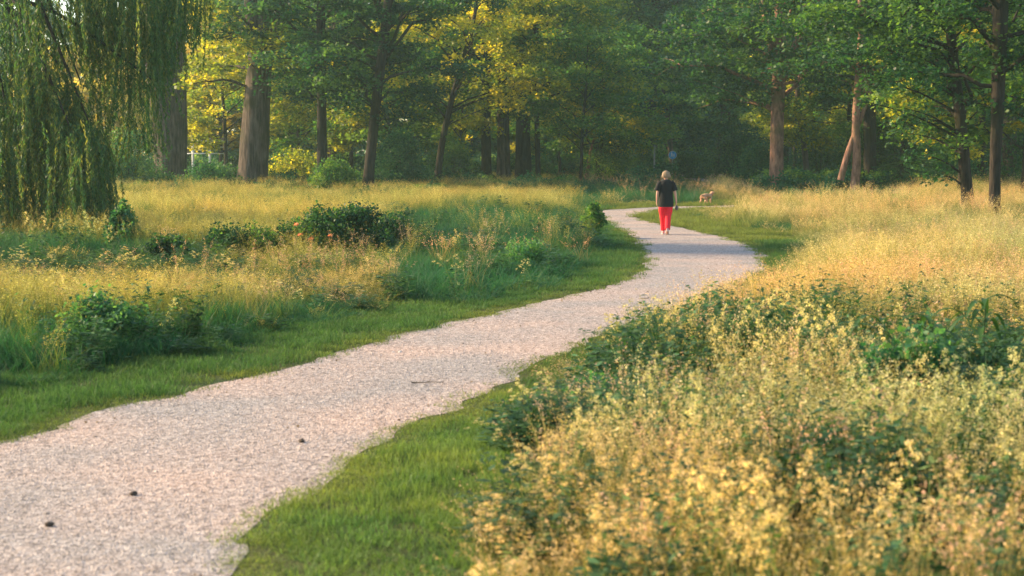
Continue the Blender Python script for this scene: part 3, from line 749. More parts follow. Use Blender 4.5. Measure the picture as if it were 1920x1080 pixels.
# --- willow: hanging curtains of narrow leaves
def willow():
    r = np.random.RandomState(77)
    base = C(-15.0, 40.5, 0); g = Geo(); gc = Geo()
    tp = resample([(base[0], base[1], -.1, .55), (base[0] + .2, base[1], 2.5, .48), (base[0] + .6, base[1] - .2, 5.5, .4), (base[0] + 1.0, base[1] - .3, 9, .25), (base[0] + 1.2, base[1] - .3, 12, .08)], 20)
    tube(g, tp[:, :3], tp[:, 3], ns=16, flute=.04, rough=.02, r=r)
    # hanging points defined by a density map seen in the photograph: (px, top py, bottom py, weight, dY)
    bands = [(-60, -60, 470, 60, 0), (0, -60, 455, 60, 1), (35, -70, 455, 60, -1), (75, -40, 330, 45, 0), (100, 200, 470, 95, -1), (130, 235, 478, 120, -1.5), (165, 225, 482, 130, -1),
             (182, 270, 478, 60, 0), (196, 330, 465, 16, 0), (110, -90, 130, 34, 1), (60, 100, 330, 60, 0), (20, 230, 470, 70, 0), (160, -90, 110, 34, 0), (205, -90, 190, 60, 1), (240, -90, 235, 70, 0),
             (265, -90, 225, 70, 1), (292, -90, 190, 55, 0), (318, -90, 130, 50, 0), (342, -90, 90, 40, 0), (362, -90, 60, 25, 0), (110, 120, 300, 70, 0), (150, 150, 330, 60, .5), (175, -60, 120, 40, 1),
             (-40, -420, -60, 60, 1.5), (30, -470, -80, 70, 1), (100, -500, -90, 80, 0), (170, -480, -80, 80, -.5), (230, -430, -80, 80, 1), (290, -360, -80, 70, 0), (330, -260, -70, 50, 0), (60, -400, -100, 60, 2.5), (-100, -340, -60, 50, 0),
             (-120, -60, 450, 60, 1), (-180, -60, 440, 60, 0), (-240, -60, 400, 60, 0), (-90, 200, 480, 60, -1), (230, 120, 300, 18, 1), (285, 150, 290, 20, 0)]
    for (px, pt, pb_, wt, dy) in bands:
        nf = int(wt * (1.15 if px < 195 else .8))
        # a limb that carries this curtain
        Yc = 39 + dy; top = C(*P(px, pt, Yc)); s0 = tp[int(r.randint(9, 18)), :3]
        if top[2] > 2.5:
            mid = (s0 + top) / 2 + C(0, 0, .8)
            tube(g, resample([tuple(s0) + (0,), tuple(mid) + (0,), tuple(top) + (0,)], 9)[:, :3], np.linspace(.09, .02, 9), ns=6, cap=False)
        for k in range(nf):
            a = C(*P(px + r.normal(0, 15), pt + r.rand() ** 1.3 * (pb_ - pt) * .72, Yc + r.normal(0, .8)))
            zb = P(px, pb_ + r.normal(0, 18), Yc)[2]
            L = min(max(.35, a[2] - zb), 1.2 + 1.9 * r.rand())
            n = int(L * 44) + 4
            t = np.linspace(0, 1, n); sw = r.normal(0, .07, 2) + np.array([.07 * math.sin(px * .05), 0]); az = r.rand() * 6.283; arch = .15 + .25 * r.rand()
            lx = a[0] + np.cos(az) * arch * np.minimum(1, t * 5) + sw[0] * t ** 2 * L; ly = a[1] + np.sin(az) * arch * np.minimum(1, t * 5) + sw[1] * t ** 2 * L
            lz = a[2] - L * t
            c = np.c_[lx, ly, lz] + r.normal(0, .018, (n, 3))
            ad = np.c_[r.normal(0, .45, (n, 2)), -np.ones(n)]
            tt = np.clip(r.rand() * .6 + r.rand(n) * .4, 0, 1)
            leaves(gc, c, .115, r, palc(r, 'willow', n, tt), tilt=1.3, ratio=.27, adir=ad)
            if k % 3 == 0:
                q = np.c_[lx, ly, lz][::max(1, n // 5)]
                if len(q) > 2: tube(gc, q, np.full(len(q), .004), col=(.12, .10, .04), ns=3, cap=False)
    root = empty('willow_tree', tuple(base)); tag(root, 'weeping willow with long hanging curtains of narrow leaves at the left edge', 'willow')
    link('trunk', g.mesh('trunk', base), M_BARK_DARK, root, smooth=True); link('crown', gc.mesh('crown', base), M_LEAF, root)
willow()

# --- shrubs along the wood edge (px, base py, depth)
def sh(px_, Y, R, H, pal, n, seed, label, **k):
    q = P(px_, 340, Y); return shrub(k.pop('name', 'shrub'), label, q[0], Y, R, H, pal, n, seed, **k)
sh(250, 92, 1.9, 3.9, 'teal', 9000, 201, 'leafy bush against the left side of the massive trunk')
sh(395, 88, 1.9, 1.7, 'teal', 8000, 202, 'low dark bush below the white fence, between the two thickest trunks')
sh(445, 92, 1.1, 1.5, 'dark', 4000, 203, 'small dark bush touching the forked pale trunk')
sh(628, 83, 1.6, 1.9, 'green', 8000, 204, 'mid green bush at the foot of the straight black trunk')
sh(752, 88, 1.75, 3.9, 'teal', 12000, 205, 'tall round dark bush left of the thin leaning tree')
sh(560, 98, 2.2, 2.4, 'yellow', 7000, 206, 'pale yellow green bush behind the straight black trunk', lsize=.16)
sh(850, 122, 2.0, 3.4, 'green', 6000, 207, 'light green bush behind the foot of the thin leaning tree')
sh(1050, 124, 2.4, 3.6, 'teal', 8000, 208, 'dense bush just right of the row of three trunks')
sh(1145, 112, 2.7, 3.1, 'green', 9000, 209, 'broad bush left of the walker at the wood edge')
sh(1205, 118, 2.4, 3.0, 'dark', 8000, 210, 'dark low bush behind the grey post')
sh(1290, 135, 3.0, 2.2, 'teal', 8000, 211, 'low bush under the round blue sign', lsize=.16)
sh(1385, 105, 2.7, 4.2, 'dark', 11000, 212, 'dark bush left of the tree with the V shaped fork')
sh(1420, 98, 2.0, 3.0, 'teal', 8000, 213, 'bush touching the left side of the tree with the V shaped fork')
sh(1535, 104, 3.0, 4.6, 'dark', 14000, 214, 'wide dark bush behind the slim curved grey trunk')
sh(1640, 92, 2.6, 4.0, 'dark', 11000, 215, 'dark bush behind the low fir')
sh(1765, 84, 2.4, 3.6, 'teal', 11000, 216, 'broadleaved bush right of the low fir', shift=.1)
sh(1860, 92, 3.0, 5.0, 'dark', 13000, 217, 'black green bush behind the two nearest right trunks')
sh(1950, 80, 3.0, 4.4, 'dark', 11000, 218, 'dark bush at the right edge of the picture')
sh(140, 90, 3.2, 4.4, 'green', 10000, 219, 'green bush glimpsed through the willow fronds')

# golden sunlit tree behind white fence
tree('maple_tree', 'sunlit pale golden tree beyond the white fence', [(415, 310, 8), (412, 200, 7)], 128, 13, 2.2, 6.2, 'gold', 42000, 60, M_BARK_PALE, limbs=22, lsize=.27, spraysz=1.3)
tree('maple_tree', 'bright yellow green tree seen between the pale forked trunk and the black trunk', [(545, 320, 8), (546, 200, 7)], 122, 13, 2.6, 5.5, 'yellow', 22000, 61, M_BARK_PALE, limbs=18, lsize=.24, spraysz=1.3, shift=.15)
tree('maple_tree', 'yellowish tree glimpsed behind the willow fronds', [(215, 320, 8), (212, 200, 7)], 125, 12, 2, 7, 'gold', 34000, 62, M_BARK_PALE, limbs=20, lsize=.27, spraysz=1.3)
tree('maple_tree', 'mid green tree filling the space right of the leaning dark trunk', [(770, 335, 9), (775, 200, 8)], 112, 18, 3.5, 6, 'green', 26000, 63, limbs=22, lsize=.2, spraysz=1.2)
tree('maple_tree', 'tall green tree crown with yellow tips above the row of three trunks', [(1010, 335, 10), (1005, 150, 9)], 104, 20, 5, 7, 'yellow', 28000, 64, limbs=24, lsize=.19, shift=-.15, spraysz=1.2)

tree('maple_tree', 'pale sunlit tree whose crown shows between the massive trunk and the golden tree', [(352, 318, 7), (350, 200, 6)], 138, 18, 3, 6.5, 'gold', 34000, 65, M_BARK_PALE, limbs=20, lsize=.3, spraysz=1.4)

# individual trees deeper in the wood: two built, the rest copies
wt1 = tree('woodland_tree', 'leafy tree deep in the wood with foliage down to its base', [(700, 325, 12), (702, 150, 11)], 136, 24, 3.0, 7, 'green', 30000, 70, limbs=26, lsize=.28, spraysz=1.5, group='trees deep in the wood')
wt2 = tree('woodland_tree', 'leafy tree deep in the wood with foliage down to its base', [(1120, 325, 13), (1124, 150, 12)], 142, 26, 3.5, 7.5, 'teal', 30000, 71, limbs=26, lsize=.29, spraysz=1.5, group='trees deep in the wood')
deep = [(850, 140, 0), (940, 150, 1), (1050, 134, 0), (1180, 160, 0), (1250, 190, 1), (1470, 130, 1), (1560, 125, 1), (1650, 118, 0), (1740, 115, 1), (1830, 112, 0), (1920, 108, 1), (620, 150, 1), (1375, 178, 1), (2000, 120, 0)]
for i, (a, Y, w_) in enumerate(deep):
    q = P(a, 330, Y)
    copy_thing([wt1, wt2][w_], (q[0], Y, 0), i * 1.7, .85 + .04 * (i * 7 % 9), 'leafy tree deep in the wood with foliage down to its base', 'trees deep in the wood')

ym = tree('young_maple', 'young maple with bright layered leaves between the taller trunks', [(862, 336, 6), (864, 240, 5)], 128, 11, 2.2, 4.2, 'yellow', 17000, 80, limbs=15, lsize=.17, group='young maples between the trunks')
ym2 = tree('young_maple', 'young maple with bright layered leaves between the taller trunks', [(1125, 336, 6), (1128, 240, 5)], 112, 12, 2.0, 4.6, 'green', 19000, 81, limbs=16, lsize=.18, group='young maples between the trunks')
for i, (a, Y) in enumerate([(1010, 134), (1050, 122), (1120, 112), (1150, 128), (660, 104), (730, 100), (1590, 98), (1680, 94), (1800, 72), (560, 112), (1490, 112), (1920, 70), (425, 106)]):
    q = P(a, 330, Y)
    copy_thing([ym, ym2][i % 2], (q[0], Y, 0), i * 2.3, .9 + .05 * (i * 5 % 8), 'young maple with bright layered leaves between the taller trunks', 'young maples between the trunks')

# far-off wood as one mass
def wood_source():
    c = bpy.data.collections.new('wood_sources')
    for i in range(3):
        r = np.random.RandomState(300 + i); g = Geo()
        tube(g, [(0, 0, 0), (.2, 0, 8), (0, 0, 17)], [.35, .25, .08], ns=8, col=(.10, .08, .06))
        cen = []; rad = []
        for k in range(150):
            u = r.rand(); a = r.rand() * 6.283; e = math.sqrt(max(.1, 1 - (2 * abs(u - .45)) ** 2.4)); q = 5.5 * e * r.rand() ** .4
            cen.append(C(q * math.cos(a), q * math.sin(a), .8 + 19.5 * u)); rad.append(.8 + .8 * r.rand())
        spray_leaves(g, r, cen, np.array(rad), np.full(150, 120), .42, ['green', 'teal', 'yellow'][i], flat=.35, tilt=.8)
        link('wood', g.mesh('wood'), M_PLANT, coll=c)
    SRC['wood'] = c
wood_source()
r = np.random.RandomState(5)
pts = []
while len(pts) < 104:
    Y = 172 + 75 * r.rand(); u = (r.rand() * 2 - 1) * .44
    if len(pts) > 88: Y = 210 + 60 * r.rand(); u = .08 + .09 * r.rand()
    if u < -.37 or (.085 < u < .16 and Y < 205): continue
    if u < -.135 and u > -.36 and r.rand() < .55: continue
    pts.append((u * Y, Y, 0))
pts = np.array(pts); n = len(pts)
stuff_points('far_wood', 'wood', pts, .9 + .5 * r.rand(n), np.ones((n, 3)) * (.9 + .3 * r.rand(n, 1)) * np.where(((pts[:, 0] / pts[:, 1] > .07) & (pts[:, 0] / pts[:, 1] < .18))[:, None], C(1.7, 1.9, 2.4), C(1, 1, 1)), 'far-off wood closing the view behind the haze', r, tilt=.03)  # crowns in the opening tinted paler and bluer to paint in the mist

# undergrowth under the trees: one mass
c = bpy.data.collections.new('undergrowth_sources')
for i in range(3):
    rr = np.random.RandomState(400 + i); g = Geo(); cen = []; rad = []
    for k in range(34):
        a = rr.rand() * 6.283; q = 1.5 * rr.rand() ** .5; cen.append(C(q * math.cos(a), q * math.sin(a), .15 + 1.3 * rr.rand() * (1 - q * .35))); rad.append(.35 + .25 * rr.rand())
    spray_leaves(g, rr, cen, np.array(rad), np.full(34, 34), .17, ['green', 'teal', 'dark'][i], flat=.4, tilt=.8)
    link('undergrowth', g.mesh('undergrowth'), M_PLANT, coll=c)
SRC['undergrowth'] = c
pts = []
while len(pts) < 900:
    Y = 97 + 80 * r.rand(); u = (r.rand() * 2 - 1) * .42
    if path_sd([u * Y], [Y])[0] < 1.8: continue
    if .09 < u < .165 and Y < 165: continue
    if -.07 < u < .07 and Y < 126: continue
    if -.22 < u < -.165 and Y < 116: continue
    pts.append((u * Y, Y, 0))
for k in range(230):
    Y = 78 + 20 * r.rand(); u = .165 + r.rand() * .21; pts.append((u * Y, Y, 0))
for k in range(70):
    Y = 88 + 10 * r.rand(); u = -.30 + r.rand() * .34; pts.append((u * Y, Y, 0))
low0 = len(pts)
while len(pts) < low0 + 190:
    Y = 70 + 22 * r.rand(); u = -.27 + r.rand() * .36
    if vnoise(u * Y, Y, 4.5, 91) * .6 + (Y - 70) / 22 * .45 < .50 + .12 * r.rand() or abs(u * Y) > 30 or path_sd([u * Y], [Y])[0] < 2.5: continue
    pts.append((u * Y, Y, 0))
while len(pts) < low0 + 260:
    Y = 55 + 30 * r.rand(); u = .17 + r.rand() * .17
    if vnoise(u * Y, Y, 4.5, 92) < .55: continue
    pts.append((u * Y, Y, 0))
pts = np.array(pts); n = len(pts)
stuff_points('undergrowth', 'undergrowth', pts, (.45 + .8 * r.rand(n)) * np.clip(pts[:, 1] / 105, .7, 1.5) * np.where(np.arange(n) >= low0, .52, 1), np.ones((n, 3)) * (.8 + .5 * r.rand(n, 1)), 'mixed green undergrowth carpeting the wood floor', r, tilt=.03)

# --------------------------------------------- bushes and plants in the meadow
def blossom(parent, pts, col, size, name='blossom'):
    m = plain('rose_petal', col, .6)
    for q in pts:
        r = np.random.RandomState(int(abs(q[0] * 100)) + 5); g = Geo()
        for k in range(8):
            a = k * 2.4; rr = size * (.35 if k < 3 else .7)
            c = np.array([[rr * math.cos(a), rr * math.sin(a), size * (.5 if k < 3 else .25)]])
            leaves(g, c, size * 1.3, r, np.array([col]), tilt=.6, ratio=.95)
        link(name, g.mesh(name), m, parent, loc=q)
qx, qy = G(618, 492)
b = shrub('rose_bush', 'dark green rose bush with orange blossoms in the left meadow', qx, qy + .7, 1.35, 1.08, 'dark', 17000, 501, lsize=.06, ry=.8, cat='rose bush')  # dark leaf palette also holds the willow's shade on this bush
def bp_at(px_, py_, dY=-.1):
    q = P(px_, py_, qy + dY); return (q[0] - qx, q[1] - qy - .7, q[2])
blossom(b, [bp_at(555, 422, -.2), bp_at(564, 441, -.35), bp_at(583, 449, -.35), bp_at(618, 443, -.35)], (.75, .22, .06), .05)
shrub('bush', 'leafy dark bush right behind the orange rose blossoms', *G(672, 486), .75, 1.1, 'dark', 8000, 502, lsize=.07, cat='bush')
shrub('bush', 'wide low dark bush left of the orange rose blossoms', qx - 1.75, qy + .5, 1.0, .78, 'dark', 9000, 510, lsize=.06, cat='bush', ry=.7)
shrub('bush', 'shaggy dark green bush where the rose thicket meets the green bank', qx + 1.15, qy + 1.3, .8, 1.0, 'dark', 8000, 511, lsize=.06, cat='bush')
shrub('bush', 'rounded glossy dark bush at the foot of the willow curtain', *G(233, 476), .48, 1.15, 'teal', 7000, 503, lsize=.07, cat='bush')
shrub('bush', 'low dark bush between the willow curtain and the rose bush', *G(318, 492), .6, .55, 'dark', 6000, 504, lsize=.06, cat='bush')
shrub('bush', 'leafy green weed clump in the grass at the far left of the near verge', *G(190, 664), .6, .66, 'teal', 4200, 505, lsize=.05, cat='bush', shift=.1)
shrub('bush', 'grey green bushy weed at the inner tip of the path bend', *G(1112, 446), .4, .9, 'green', 3600, 506, lsize=.06, cat='bush')
shrub('bush', 'leafy green bush clump in the near right meadow left of the arching leaves', *G(1705, 830), .6, .86, 'teal', 7000, 507, lsize=.055, cat='bush')
shrub('bush', 'low green bush beside the mown turf at the meadow corner', *G(1130, 800), .38, .52, 'teal', 3600, 508, lsize=.045, cat='bush', shift=.1)
shrub('bush', 'pale dusty green weed clump in the green bank', *G(985, 512), .6, .62, 'teal', 4500, 509, lsize=.045, cat='bush', shift=.35)

for i, (a, b_) in enumerate([(-10.8, 19.5), (-11.6, 24.0)]):  # unseen bushes added to throw shade on the near left verge
    shrub('added_shade_bush', 'tall bush added for shade beyond the left edge of the picture', a, b_, 1.6, 3.2, 'green', 7000, 520 + i, lsize=.1, cat='bush', group='shade bushes added beyond the left edge')

# dock plants with pinkish brown seed spires
def dock(seed, H, col1, col2):
    return leafy(seed, 5, H, .10, .055, (.05, .10, .03), (.12, .15, .05), 'spire', (col1, col2))
dk_spots = [(470, 512, .62), (520, 515, .7), (548, 508, .75), (575, 512, .6), (600, 510, .7), (622, 512, .62), (640, 508, .8), (662, 512, .7), (690, 514, .6), (708, 518, .5), (384, 515, .6), (330, 508, .75), (586, 520, .66), (652, 520, .6)]
dsrc = None
for i, (a, b_, H) in enumerate(dk_spots):
    q = P(a, 500, 24.2 + .8 * math.sin(i * 2.1))
    if i < 2:
        ge = dock(600 + i, .8, (.34, .18, .11), (.62, .42, .27)); o = link('dock_plant', ge.mesh('dock_plant'), M_SOLO)
        if i == 0: d1 = o
        else: d2 = o
    else:
        o = [d1, d2][i % 2].copy(); COL.objects.link(o)
    o.location = (q[0], q[1], 0); o.rotation_euler = (0, 0, i * 1.3); s = 1.2 + .25 * (H - .6) / .2; o.scale = (1.2, 1.2, s * .8)
    tag(o, 'dock plant with pinkish brown seed spires in front of the rose bush', 'dock plant', 'dock plants with seed spires')

# broad arching leaves (reed-like plant) on the right
def arching(seed, n, H, w):
    r = np.random.RandomState(seed); g = Geo(); k = 9; t = np.linspace(0, 1, k)
    tube(g, [(0, 0, 0), (.01, 0, H * .4), (.02, 0, H * .78)], [.014, .011, .006], col=(.05, .10, .03), ns=6)
    for i in range(n):
        a = i * 2.5 + r.normal(0, .3); L = .38 * (.7 + .6 * r.rand()); z0 = H * (.25 + .6 * i / n)
        hor = L * t; ver = z0 + L * (.75 * t - 1.15 * t ** 2.2) * (.8 + .6 * r.rand())
        ww = w * np.sin(np.pi * (.12 + .88 * t)) * .5 + .001
        d = C(math.cos(a), math.sin(a)); e = C(-math.sin(a), math.cos(a))
        mid = np.c_[d[0] * hor, d[1] * hor, ver]; up = C(0, 0, 1)
        A = mid + np.c_[e[0] * ww, e[1] * ww, ww * .35]; B = mid - np.c_[e[0] * ww, e[1] * ww, -ww * .35]
        v = np.stack([A, mid, B], 1).reshape(-1, 3); f = []
        for j in range(k - 1): f += [[3 * j, 3 * j + 1, 3 * j + 4, 3 * j + 3], [3 * j + 1, 3 * j + 2, 3 * j + 5, 3 * j + 4]]
        g.add(v, f, mixc(r, 1, (.03, .085, .02), (.05, .12, .03))[0])
    return g
for i, (a, b_, H, lb) in enumerate([(1838, 772, 1.12, 'tallest plant with broad dark arching strap leaves near the right edge'), (1740, 790, 1.02, 'plant with broad arching leaves left of the tallest strap leaved one'), (1650, 770, .92, 'short broad leaved plant farthest left of the arching leaved three')]):
    q = G(a, b_); o = link('reed_plant', arching(700 + i, 21, H, .05).mesh('reed_plant'), M_SOLO, loc=(q[0], q[1], 0)); tag(o, lb, 'leafy plant', 'plants with arching strap leaves')

# ------------------------------------------------------------ white fence
M_WHITE = plain('white_paint', (.8, .78, .74), .6, noise=.08, nsc=3)
def box(g, x0, x1, y0, y1, z0, z1, col=(1, 1, 1)):
    v = [(x0, y0, z0), (x1, y0, z0), (x1, y1, z0), (x0, y1, z0), (x0, y0, z1), (x1, y0, z1), (x1, y1, z1), (x0, y1, z1)]
    g.add(v, [[0, 3, 2, 1], [4, 5, 6, 7], [0, 1, 5, 4], [1, 2, 6, 5], [2, 3, 7, 6], [3, 0, 4, 7]], col)
FY = 114.0
fx0 = P(330, 280, FY)[0]; fx1 = P(425, 280, FY)[0]; zt = P(0, 263, FY)[2]; zm = P(0, 276, FY)[2]; zl = P(0, 288, FY)[2]
fr = empty('white_fence', ((fx0 + fx1) / 2, FY, 0)); tag(fr, 'white painted rail fence seen between the two thickest trunks', 'fence')
ox = (fx0 + fx1) / 2
nposts = 4
for k in range(nposts):
    xx = fx0 + (fx1 - fx0) * k / (nposts - 1) - ox
    g = Geo(); box(g, xx - .08, xx + .08, -.08, .08, 0, zt + .12); box(g, xx - .1, xx + .1, -.1, .1, zt + .122, zt + .16); link('post', g.mesh('post'), M_WHITE, fr)
for z_ in (zt - .05, zm, zl):
    g = Geo(); box(g, fx0 - ox, fx1 - ox, -.13, -.082, z_ - .04, z_ + .04); link('rail', g.mesh('rail'), M_WHITE, fr)
g0 = P(40, 268, 112); g1 = P(150, 268, 112)
fr2 = empty('white_fence', (g0[0], 112, 0)); tag(fr2, 'short piece of white rail fence glimpsed through the willow', 'fence')
for k in range(3):
    xx = (g1[0] - g0[0]) * k / 2; g = Geo(); box(g, xx - .07, xx + .07, -.07, .07, 0, g0[2] + .1); link('post', g.mesh('post'), M_WHITE, fr2)
for dz in (0, -.5, -1.0):
    g = Geo(); box(g, -.2, g1[0] - g0[0] + .2, -.12, -.072, g0[2] + dz - .05, g0[2] + dz + .05); link('rail', g.mesh('rail'), M_WHITE, fr2)

# ------------------------------------------------------------ sign and post
M_GREYM = plain('galvanised_steel', (.28, .30, .31), .5, .5, .4)
M_BLUE = plain('sign_blue', (.02, .25, .50), .4); M_SW = plain('sign_white', (.8, .82, .82), .4)
sx, sy, sz = P(1261, 291, 122)
sg = empty('road_sign', (sx, sy, 0)); tag(sg, 'round blue path sign with white figures on a thin pole at the wood edge', 'sign')
g = Geo(); tube(g, [(0, 0, 0), (0, 0, sz + .33)], [.03, .03], ns=10); link('pole', g.mesh('pole'), M_GREYM, sg)
def discm(R, y0, y1, z, n=32):
    g = Geo(); a = np.arange(n) / n * 6.28318
    v = np.r_[np.c_[R * np.cos(a), np.full(n, y0), z + R * np.sin(a)], np.c_[R * np.cos(a), np.full(n, y1), z + R * np.sin(a)], [[0, y0, z], [0, y1, z]]]
    i = np.arange(n); j = (i + 1) % n
    g.add(v, np.r_[np.c_[i, j, np.full(n, 2 * n)], np.c_[n + j, n + i, np.full(n, 2 * n + 1)]], (1, 1, 1)); g.add(v, np.c_[i, j, j + n, i + n][:, ::-1], (1, 1, 1)); return g
link('sign_plate', discm(.315, -.05, -.035, sz).mesh('sign_plate'), M_SW, sg)
link('sign_face', discm(.295, -.056, -.0505, sz).mesh('sign_face'), M_BLUE, sg)
def figure(cx, cz, s):      # walking adult / child pictogram
    g = Geo()
    def bar(x0, z0, x1, z1, w):
        d = C(x1 - x0, z1 - z0); d = d / np.linalg.norm(d); nx, nz = -d[1] * w / 2, d[0] * w / 2
        v = [(x0 + nx, -.06, z0 + nz), (x1 + nx, -.06, z1 + nz), (x1 - nx, -.06, z1 - nz), (x0 - nx, -.06, z0 - nz)]
        v += [(a, -.0565, c) for (a, b, c) in v]
        v = [(cx + s * a, b, cz + s * c) for (a, b, c) in v]
        g.add(v, [[0, 3, 2, 1], [0, 1, 5, 4], [1, 2, 6, 5], [2, 3, 7, 6], [3, 0, 4, 7]], (1, 1, 1))
    bar(0, .02, 0, .16, .08); bar(0, .02, -.05, -.14, .045); bar(0.01, .02, .06, -.14, .04); bar(-.02, .14, -.08, .03, .03); bar(.02, .14, .08, .04, .03)
    bar(-.028, .21, .028, .21, .056)
    return g
g = figure(-.07, sz + .02, .95); link('pictogram', g.mesh('pictogram'), M_SW, sg)
g = figure(.10, sz - .05, .68); link('pictogram', g.mesh('pictogram'), M_SW, sg)
q = P(1227, 275, 112)
gp = empty('post', (q[0], q[1], 0)); tag(gp, 'plain grey steel post in front of the dark tree, left of the round blue sign', 'post')
g = Geo(); tube(g, [(0, 0, 0), (0, 0, q[2])], [.06, .055], ns=12); link('shaft', g.mesh('shaft'), M_GREYM, gp, smooth=True)
g = Geo(); tube(g, [(0, 0, q[2] + .001), (0, 0, q[2] + .05), (0, 0, q[2] + .09)], [.075, .07, .02], ns=12); link('cap', g.mesh('cap'), M_GREYM, gp, smooth=True)

# ------------------------------------------------------------------- person
def skinned(name, verts, edges, radii, mat, parent, root=0, sub=2, yscale=None):
    me = bpy.data.meshes.new(name); me.from_pydata(verts, edges, []); me.update()
    o = bpy.data.objects.new(name, me); COL.objects.link(o); o.parent = parent; me.materials.append(mat)
    md = o.modifiers.new('skin', 'SKIN'); md.use_smooth_shade = True; md.branch_smoothing = .6
    sv = me.skin_vertices[0].data
    for i, rr in enumerate(radii):
        sv[i].radius = rr if isinstance(rr, tuple) else (rr, rr); sv[i].use_root = (i == root)
    s = o.modifiers.new('sub', 'SUBSURF'); s.levels = sub; s.render_levels = sub
    return o
M_SKIN = plain('skin', (.56, .30, .22), .55, .35); M_SHIRT = plain('black_jersey', (.009, .009, .010), .85, noise=.15, nsc=40)
M_RED = plain('red_cotton', (.72, .012, .03), .8, noise=.1, nsc=30); M_HAIR = plain('blonde_hair', (.25, .175, .105), .6, noise=.35, nsc=45)
M_SHOE = plain('pink_canvas', (.62, .28, .27), .8, noise=.1); M_SOLE = plain('pale_rubber', (.6, .5, .45), .7)
M_POUCH = plain('grey_pouch', (.10, .09, .10), .7, noise=.2); M_EYE = plain('eye', (.03, .02, .015), .3)
M_LIP = plain('lips', (.45, .14, .12), .5)
wx, wy = G(1248, 440)
person = empty('person', (wx, wy, 0)); tag(person, 'woman walking away on the gravel path in a black t-shirt and red trousers', 'person')
V = []; E = []; Rr = []
def nd(p, r_, par=None):
    V.append(p); Rr.append(r_)
    if par is not None: E.append((par, len(V) - 1))
    return len(V) - 1
pel = nd((0, 0, .92), (.15, .11)); w1 = nd((0, .01, 1.08), (.125, .09), pel); ch = nd((0, .01, 1.27), (.14, .10), w1); nk0 = nd((0, .0, 1.41), (.07, .06), ch)
nk = nd((0, .015, 1.47), (.05, .05), nk0); hd0 = nd((0, .035, 1.54), (.066, .072), nk); hd1 = nd((0, .035, 1.61), (.074, .088), hd0); hd2 = nd((0, .03, 1.66), (.05, .06), hd1)
def hand(wr, dirv, side, curl):
    # palm then five fingers
    d = norm(np.array(dirv)); s_ = np.array([0, 1, 0.0]); up = np.cross(d, s_); W = np.array(V[wr])
    palm = nd(tuple(W + d * .05), (.028, .018), wr)
    Pm = np.array(V[palm])
    for k, (o, L) in enumerate([(-.027, .066), (-.009, .076), (.009, .071), (.026, .055)]):
        b0 = nd(tuple(Pm + d * .03 + s_ * o), .0085, palm); q0 = np.array(V[b0])
        inw = np.array([-side, 0, 0.0])
        b1 = nd(tuple(q0 + d * L * .5 + inw * curl * L * .25), .0082, b0); q1 = np.array(V[b1])
        nd(tuple(q1 + d * L * (.5 - .35 * curl) + inw * curl * L * .5), .007, b1)
    t0 = nd(tuple(W + d * .025 + s_ * .03), .011, palm); q0 = np.array(V[t0]); t1 = nd(tuple(q0 + d * .03 + s_ * .02), .0095, t0)
    nd(tuple(np.array(V[t1]) + d * .026 + np.array([-side * .012, .004, 0])), .008, t1)
    return palm
# left arm (swung a little back), right arm holding a pouch
sl = nd((-.15, 0, 1.37), .055, ch); el = nd((-.225, -.02, 1.11), .041, sl); wl_ = nd((-.235, .03, .87), .027, el); pl_ = hand(wl_, (0.02, .12, -1), -1, .6)
sr = nd((.15, 0, 1.37), .055, ch); er = nd((.235, -.04, 1.12), .041, sr); wr_ = nd((.275, .02, .885), .027, er); pr_ = hand(wr_, (.10, .15, -1), 1, 1.0)
# legs: left leg carries, right heel lifting behind
hl = nd((-.085, .0, .86), .088, pel); kl = nd((-.065, .08, .48), .058, hl); al = nd((-.045, .14, .10), .037, kl); fl_ = nd((-.05, .24, .045), .033, al); nd((-.05, .30, .035), .025, fl_)
hr = nd((.085, .0, .86), .088, pel); kr = nd((.055, -.0, .48), .058, hr); ar = nd((.03, -.20, .13), .037, kr); fr_ = nd((.03, -.13, .055), .033, ar); nd((.03, -.07, .035), .025, fr_)
skinned('body', V, E, Rr, M_SKIN, person)
# face details
g = Geo()
def ball(g, c, rx, ry, rz, col=(1, 1, 1), seg=12, rng=8, noise=0, r=None):
    th = np.linspace(0, math.pi, rng + 1); ph = np.arange(seg) / seg * 6.28318
    v = np.array([[math.sin(a) * math.cos(b), math.sin(a) * math.sin(b), math.cos(a)] for a in th for b in ph])
    if noise: v = v * (1 + noise * r.normal(0, 1, (len(v), 1)))
    v = v * C(rx, ry, rz) + C(*c)
    f = [[i * seg + j, (i + 1) * seg + j, (i + 1) * seg + (j + 1) % seg, i * seg + (j + 1) % seg] for i in range(rng) for j in range(seg)]
    g.add(v, f, col)

for nm, q, a3, mm in (('eye', (-.03, .115, 1.60), (.012, .008, .009), M_EYE), ('eye', (.03, .115, 1.60), (.012, .008, .009), M_EYE), ('nose', (0, .128, 1.575), (.012, .02, .022), M_SKIN), ('ear', (-.078, .03, 1.585), (.012, .02, .03), M_SKIN), ('ear', (.078, .03, 1.585), (.012, .02, .03), M_SKIN)):
    g = Geo(); ball(g, q, *a3); link(nm, g.mesh(nm), mm, person, smooth=True)
g = Geo(); ball(g, (0, .116, 1.537), .023, .01, .008); link('mouth', g.mesh('mouth'), M_LIP, person, smooth=True)
